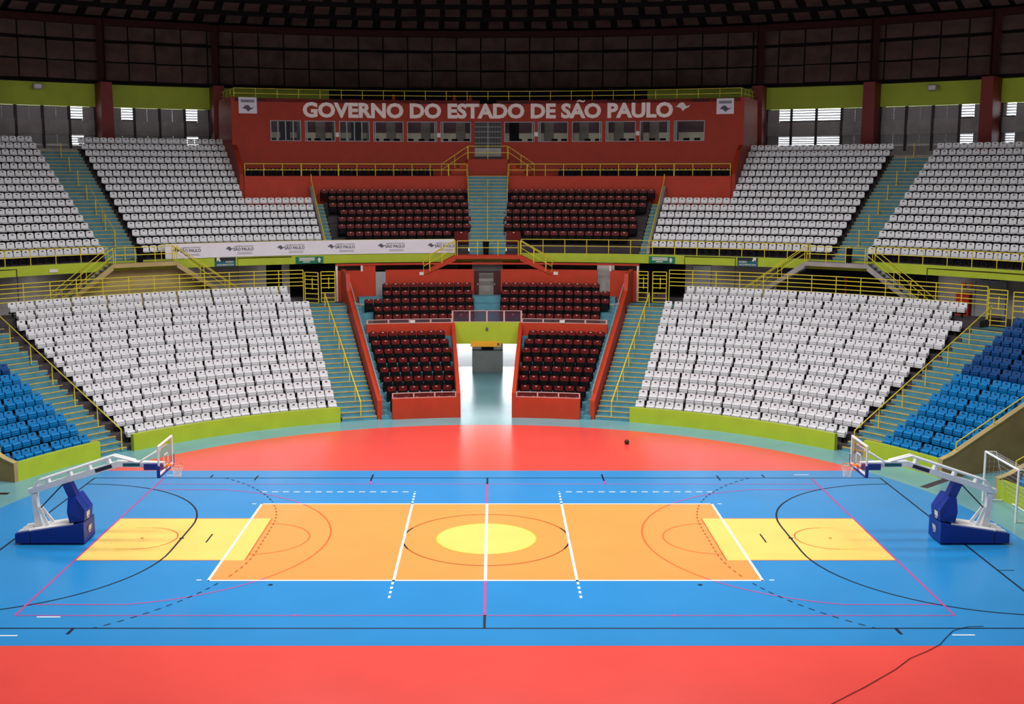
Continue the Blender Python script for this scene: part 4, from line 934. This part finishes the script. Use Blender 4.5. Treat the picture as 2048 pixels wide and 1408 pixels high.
for s in (-1, 1):
    top = 15 if s < 0 else 14; tx = 'above banner' if s < 0 else 'above dark grey stairs'
    for k in range(top+1):
        ai = (16.95 if k < 7 else 23.2)*s
        for i, az in enumerate(fill(ai, 35.1*s, upR(k), .494, 0, 400)):
            S.append((upR(k), az, upF(k), 'white bucket seat, %s upper row, %s from the red box end, %s' % (ORD[k], nth(i+1), tx), 'upper white bucket seats '+tx, None))
        for i, az in enumerate(fill((38.5 if s > 0 else 38.6)*s, 54*s, upR(k), .494, 0, 400)):
            S.append((upR(k), az, upF(k), 'white bucket seat, %s upper row, %s outward from aisle %s' % (ORD[k], nth(i+1), tx), 'outer upper white bucket seats '+tx, None))
place('upper white', 'bucket_seat', buck, S, 'seat', 300, 'further upper rows of white bucket seats under the lime beam')
S = []
LOWM = {0: (5.1, 12.75, 6), 1: (5.3, 12.95, 6), 2: (4.95, 13.15, 7), 3: (4.95, 13.3, 7), 4: (5.2, 13.4, 7), 5: (4.95, 13.45, 8), 6: (5.2, 13.55, 8), 7: (5.55, 13.62, 8),
        9: (1.95, 12.5, 11), 10: (1.97, 12.4, 11), 11: (1.97, 13.2, 12), 12: (2.1, 11.0, 10), 13: (2.2, 10.9, 10)}
UPM = {1: (4.15, 14.0, 12), 2: (2.1, 14.7, 16), 3: (2.03, 14.5, 16), 4: (2.03, 14.2, 16), 5: (2.3, 15.1, 17), 6: (2.6, 15.0, 17), 7: (1.95, 15.6, 19)}
for s in (-1, 1):
    w = 'banner side' if s < 0 else 'ball side'
    for k, (a0, a1, n_) in LOWM.items():
        if s > 0 and k in (11, 12, 13): a0, a1, n_ = {11: (1.98, 13.2, 12), 12: (2.0, 13.0, 12), 13: (2.09, 11.7, 11)}[k]
        for i in range(n_):
            lab = 'maroon padded seat, %s row above %s, %s from entrance centre, %s' % ((ORD[k], 'front wall', nth(i+1), w) if k < 8 else (ORD[k-9], 'glass parapet', nth(i+1), w))
            S.append((lowR(k), s*(a0+(a1-a0)*i/(n_-1)), lowF(k), lab, 'maroon padded seats around the entrance', None))
    for k, (a0, a1, n_) in UPM.items():
        for i in range(n_):
            S.append((upR(k), s*(a0+(a1-a0)*i/(n_-1)), upF(k)+.06, 'maroon padded seat below red box, %s row, %s from centre stairs, %s' % (ORD[k-1], nth(i+1), 'banner side' if s < 0 else 'sign side'), 'upper maroon seats below the red box', None))
place('maroon', 'padded_seat', mar, S, 'seat', 300, 'further maroon padded seats in the upper rows below the red box')
S = []
for s in (-1, 1):
    for i in range(23 if s < 0 else 21):
        az = s*(22.2-i*.76)
        S.append((43.35, az, VF+.1, 'black seat behind the parapet railing, %s from the box side wall, %s' % (nth(i+1), 'banner side' if s < 0 else 'map emblem side'), 'black seats on the officials terrace', None))
place('terrace', 'padded_seat', blk, S, 'seat', 60, '')
for s in (-1, 1):   # wide maroon panel boxes at the foot of the centre stairs
    az = 2.7*s; root = thing('maroon_box', 'wide maroon box at the end of the first upper maroon row, '+('banner side' if s < 0 else 'sign side'), 'box', pt(upR(1), az, upF(1)), -math.radians(az))
    t = MB(); t.box(-.46, .46, -.3, .05, .1, .86); link_mesh('body', t.mesh('body', 'maroon_seat'), root); t = MB(); t.box(-.4, .4, -.26, .0, 0, .1); link_mesh('plinth', t.mesh('plinth', 'black_plastic'), root)
    t = MB(); t.box(-.05, .05, -.32, -.3, .76, .81); link_mesh('label_plate', t.mesh('label_plate', 'plate_pale'), root)

# ================================================================== BASKETBALL HOOPS
def hoop(label, loc, face):
    """local +x points at the court; origin at the front of the base, on the floor"""
    root = thing('basketball_hoop', label, 'basketball hoop', loc, 0)
    k = face
    def L(x, y, z): return (x*k, y, z)
    def put(nm, mb, m, par=None, smooth=False):
        return link_mesh(nm, mb.mesh(nm, m, smooth), par or root)
    W2 = .57
    t = MB(); t.prism([L(0, -W2, .06), L(-2.45, -W2, .06), L(-2.45, -W2, .40), L(-.35, -W2, .72), L(0, -W2, .80)], (0, 2*W2, 0)); base = put('base', t, 'pad_blue')
    t = MB(); t.prism([L(-.42, -W2+.1, .71), L(-2.38, -W2+.1, .41), L(-2.38, -W2+.1, .445), L(-.42, -W2+.1, .745)], (0, 2*W2-.2, 0)); put('deck', t, 'white_paint', base)
    t = MB(); t.box(*sorted((-1.9*k, -1.93*k)), -W2-.004, W2+.004, .07, .47); put('seam', t, 'sign_black', base)
    for y in (-.36, 0, .36):
        t = MB(); t.tube([L(-2.3, y-.1, .47), L(-1.95, y-.1, .52)], .06, 8); put('weight', t, 'white_paint', base)
    for x in (-.15, -2.2):
        for y in (-.45, .45):
            t = MB(); t.tube([L(x, y-.03, .05), L(x, y+.03, .05)], .05, 10); put('caster', t, 'sign_black', base)
    # front padding (slanted) and post sleeve
    t = MB(); t.prism([L(-.02, -.42, .82), L(-.55, -.42, .78), L(-.62, -.42, 1.15), L(-.62, -.26, 1.62), L(-.36, -.26, 1.68), L(.02, -.42, 1.2)], (0, .84, 0)); pad = put('front_pad', t, 'pad_blue')
    t = MB(); t.bar(L(-.47, 0, 1.6), L(-.68, 0, 2.12), .34, .3); put('post_sleeve', t, 'pad_blue')
    t = MB(); t.bar(L(-.7, 0, 2.1), L(-.75, 0, 2.28), .2, .2); put('pivot', t, 'sign_black')
    # rear strut and brace
    t = MB(); t.prism([L(-1.62, -.12, .5), L(-1.9, -.12, .46), L(-1.98, -.1, 1.72), L(-1.80, -.1, 1.75), L(-1.76, -.12, 1.2)], (0, .24, 0)); put('rear_strut', t, 'white_paint')
    for y in (-.26, .26):
        t = MB(); t.prism([L(-1.3, y, .57), L(-1.42, y, .55), L(-1.8, y*.3, 1.25), L(-1.72, y*.3, 1.28)], (0, .05, 0)); put('gusset', t, 'white_paint')
    t = MB(); t.tube([L(-.8, 0, 2.12), L(-1.75, 0, 1.15)], .022); put('gas_spring', t, 'sign_black')
    t = MB(); t.tube([L(-.72, .1, .72), L(-.6, .1, 1.25)], .03); put('piston', t, 'grey_metal')
    # parallelogram arm
    t = MB(); t.bar(L(-2.08, 0, 1.80), L(1.2, 0, 2.84), .22, .2); arm = put('lower_arm', t, 'white_paint')
    t = MB(); t.bar(L(.35, -.114, 2.57), L(.95, -.114, 2.76), .006, .13); put('colour_stripe', t, 'ink_dark', arm)
    for y in (-.1, .1):
        t = MB(); t.tube([L(-1.95, y, 1.86), L(-1.66, y, 2.22), L(1.02, y, 3.12), L(1.75, y, 2.92)], .045, 8); put('upper_arm', t, 'white_paint')
    for x in (-1.35, -.55, .15, .85):
        z = 1.80+(x+2.08)*.317; t = MB(); t.bar(L(x, 0, z+.08), L(x-.07, 0, z+.31), .24, .09); put('arm_link', t, 'white_paint')
    t = MB(); t.bar(L(1.1, 0, 2.83), L(2.8, 0, 2.78), .24, .2); put('front_arm', t, 'white_paint')
    t = MB(); t.box(*sorted((1.35*k, 1.95*k)), -.125, -.12, 2.74, 2.86); put('arm_plate', t, 'sign_teal')
    t = MB(); t.box(*sorted((2.1*k, 2.78*k)), -.17, .17, 2.62, 2.84); put('arm_pad', t, 'pad_blue')
    for y in (-.5, .5):
        t = MB(); t.tube([L(1.95, y*.3, 2.9), L(2.8, y, 3.42)], .03); put('board_brace', t, 'white_paint')
    # backboard
    bx, z0, z1, hw = 2.83, 2.6, 3.66, .9
    t = MB(); t.box(*sorted((bx*k, (bx+.02)*k)), -hw+.05, hw-.05, z0+.05, z1-.05); bb = put('backboard', t, 'clear_glass')
    t = MB(); X = sorted(((bx-.02)*k, (bx+.035)*k))
    t.box(*X, -hw, -hw+.06, z0, z1); t.box(*X, hw-.06, hw, z0, z1); t.box(*X, -hw+.06, hw-.06, z0, z0+.06); t.box(*X, -hw+.06, hw-.06, z1-.06, z1); put('board_frame', t, 'white_paint', bb)
    t = MB(); X = sorted(((bx+.021)*k, (bx+.027)*k)); a, c = .295, (2.75, 3.2)
    t.box(*X, -a, -a+.05, *c); t.box(*X, a-.05, a, *c); t.box(*X, -a, a, c[1]-.05, c[1]); t.box(*X, -a, a, c[0], c[0]+.05); put('target_square', t, 'white_paint', bb)
    t = MB(); X = sorted(((bx-.05)*k, (bx+.06)*k)); t.box(*X, -hw-.03, hw+.03, z0-.07, z0+.0); t.box(*X, -hw-.03, -hw, z0, z0+.35); t.box(*X, hw, hw+.03, z0, z0+.35); put('board_padding', t, 'pad_blue', bb)
    # rim and net
    c = (bx+.15+.23+.03, 0, 2.76); r = .23
    t = MB(); t.tube([L(c[0]+r*math.cos(q*PI/12), r*math.sin(q*PI/12), c[2]) for q in range(24)], .016, 6, closed=True); rim = put('rim', t, 'hoop_orange')
    t = MB(); t.prism([L(bx+.03, -.12, c[2]-.09), L(bx+.03, .12, c[2]-.09), L(bx+.03, .12, c[2]+.03), L(bx+.03, -.12, c[2]+.03)], L(.03, 0, 0)); t.prism([L(bx+.05, -.1, c[2]+.0), L(c[0]-.16, -.17, c[2]), L(c[0]-.2, .15, c[2]), L(bx+.05, .1, c[2])], (0, 0, .02)); put('rim_bracket', t, 'hoop_orange', rim)
    t = MB()
    for q in range(12):
        a0 = q*2*PI/12; prev = None
        for d in (-1, 1):
            P = []
            for j, (rr, zz) in enumerate(((.225, 0), (.19, -.1), (.155, -.2), (.13, -.3), (.125, -.42))):
                an = a0+d*j*PI/12; P.append(L(c[0]+rr*math.cos(an), rr*math.sin(an), c[2]+zz))
            t.tube(P, .006, 4)
    put('net', t, 'net_white', rim)
    # maker's marks: pale slanted blocks on pad and base front
    for z, y0 in ((1.08, 0), (.45, 0)):
        pass
    for cz, x0, sl in ((1.02, .0, .0), (.47, .012, .0)):
        t = MB(); P = [(-.17, -.07), (.12, -.07), (.19, .09), (-.1, .09)]
        yc = -.12 if cz > .8 else 0
        if cz > .8: t.prism([L(.022-.01*(v > 0)+.0, yc+u*1.0, cz+v) for u, v in P], L(.012, 0, 0))
        else: t.prism([L(x0, yc+u, cz+v) for u, v in P], L(.012, 0, 0))
        put('maker_mark', t, 'plate_pale', pad if cz > .8 else base)
        t = MB(); X = sorted(((x0 if cz < .8 else .022)*k, ((x0 if cz < .8 else .022)+.012)*k)); t.box(*X, yc-.12, yc+.1, cz-.15, cz-.11); put('maker_mark', t, 'plate_pale', pad if cz > .8 else base)
    return root
hoop('wheeled basketball hoop with blue pads on the banner side of the court', (-14.24, -.2, .004), 1)
hoop('wheeled basketball hoop with blue pads near the football goal', (16.1, -.2, .004), -1)

# ================================================================== GOAL
g = thing('football_goal', 'white framed futsal goal with net in front of the lime wall', 'goal', (19.95, 3.4, .004))
gx, gy0, gy1, gh, gd = 19.95, 1.9, 4.9, 2.04, .95
for y in (gy0, gy1):
    t = MB(); t.tube([(gx, y, .004), (gx, y, gh)], .045, 8); t.build('post', 'white_paint', g)
    t = MB(); t.tube([(gx, y, gh), (gx+.42, y, gh), (gx+gd, y, .05), (gx, y, .05)], .022, 6); t.build('side_frame', 'white_paint', g)
t = MB(); t.tube([(gx, gy0, gh), (gx, gy1, gh)], .045, 8); t.build('crossbar', 'white_paint', g)
t = MB(); t.tube([(gx+gd, gy0, .05), (gx+gd, gy1, .05)], .03, 6); t.build('ground_bar', 'white_paint', g)
t = MB()
def npt(u, v):          # net surface: u along y, v from crossbar back and down
    y = gy0+(gy1-gy0)*u
    return (gx+.42*min(1, v/.2), y, gh) if v <= .2 else (gx+.42+(gd-.42)*(v-.2)/.8, y, gh+(.05-gh)*(v-.2)/.8)
for i in range(19): t.tube([npt(i/18, v) for v in (0, .2, .6, 1)], .003, 3)
for j in range(1, 13): t.tube([npt(u, j/12) for u in (0, .5, 1)], .003, 3)
for y in (gy0, gy1):
    for j in range(1, 10):
        z = gh*j/10; xb = gx+.42+(gd-.42)*(1-z/gh); t.tube([(gx, y, z), (xb, y, z)], .003, 3)
    for j in range(1, 5):
        x = gx+.18*j; zt = gh if x < gx+.42 else gh*(1-(x-gx-.42)/(gd-.42)); t.tube([(x, y, .05), (x, y, zt)], .003, 3)
t.build('net', 'net_white', g)

# ================================================================== SMALL THINGS
t = MB(); t.lathe([(.001, -.12)]+[(.12*math.cos(a), .12*math.sin(a)) for a in [(-75+15*i)*PI/180 for i in range(11)]]+[(.001, .12)], (6.75, 14.9, .123), 16)
tag(t.build('ball', 'ball_brown', smooth=True), 'small dark brown ball lying on the red floor', 'ball')
CP = [(14.5, -8.38), (14.05, -8.4), (13.5, -8.69), (13.1, -9.2), (12.74, -9.7), (12.22, -10.16), (11.56, -10.66), (10.92, -11.38), (9.78, -12.45), (8.68, -13.4), (7.6, -14.4), (6.9, -15.6)]
t = MB(); t.tube([(x, y, .02) for x, y in CP], .009, 6); tag(t.build('floor_cable', 'cable'), 'thin dark cable snaking across the red floor', 'cable')
# floodlights and loudspeakers on the lime beam
for az, z, lb in ((-37.0, 18.9, 'grey floodlight on the lime beam past the column above the beige stairs'), (36.6, 18.82, 'grey floodlight on the lime beam between two red columns')):
    c = pt(50.75, az, z); root = thing('floodlight', lb, 'floodlight', c, -math.radians(az))
    t = MB(); t.prism([(-.28, -.1, -.18), (.28, -.1, -.18), (.34, -.1, 0), (.28, -.1, .18), (-.28, -.1, .18), (-.34, -.1, 0)], (0, .2, 0)); link_mesh('housing', t.mesh('housing', 'grey_paint'), root)
    t = MB(); t.box(-.22, .22, -.12, -.1, -.13, .13); link_mesh('lens', t.mesh('lens', 'plate_pale'), root); t = MB(); t.bar((0, .08, 0), (0, .46, .02), .05, .05); link_mesh('arm', t.mesh('arm', 'grey_metal'), root)
for az, z, lb in ((-8.5, 18.2, 'nearer the white poster'), (-3.05, 18.2, 'nearer the third letter group'), (-1.6, 18.2, 'beside another orange object above the grille door')):  # cone shapes standing in for round orange objects of unclear kind
    c = pt(46.2, az, z); root = thing('orange_object', 'small orange object on the red box roof '+lb, 'object', c)
    t = MB(); t.lathe([(.001, .04), (.17, .04), (.05, .5), (.001, .52)], c, 10); t.build('body', 'cone_orange', root); t = MB(); t.box(c.x-.2, c.x+.2, c.y-.2, c.y+.2, c.z, c.z+.04); t.build('foot', 'cone_orange', root)
# lamp housings that carry the court lights, under the dome above the court
for (x, y) in LAMP_SPOTS:
    root = thing('court_lamp', 'long lamp under the dome, %s from the goal end, %s row from the entrance' % (nth(sorted((13.5, 4.5, -4.5, -13.5) if y < 16 else (9, 0, -9), reverse=True).index(x)+1), nth((16, 8, 0, -8).index(y)+1)), 'lamp', (x, y, 23.62), group='court lamps under the dome')
    t = MB(); t.box(-1.8, 1.8, -.9, .9, .04, .3); link_mesh('housing', t.mesh('housing', 'grey_paint'), root)
    for dx in (-1.5, 1.5):
        t = MB(); t.tube([(dx, 0, .3), (dx, 0, roofz(math.hypot(x, y))-23.62)], .02); link_mesh('hanger', t.mesh('hanger', 'grey_metal'), root)
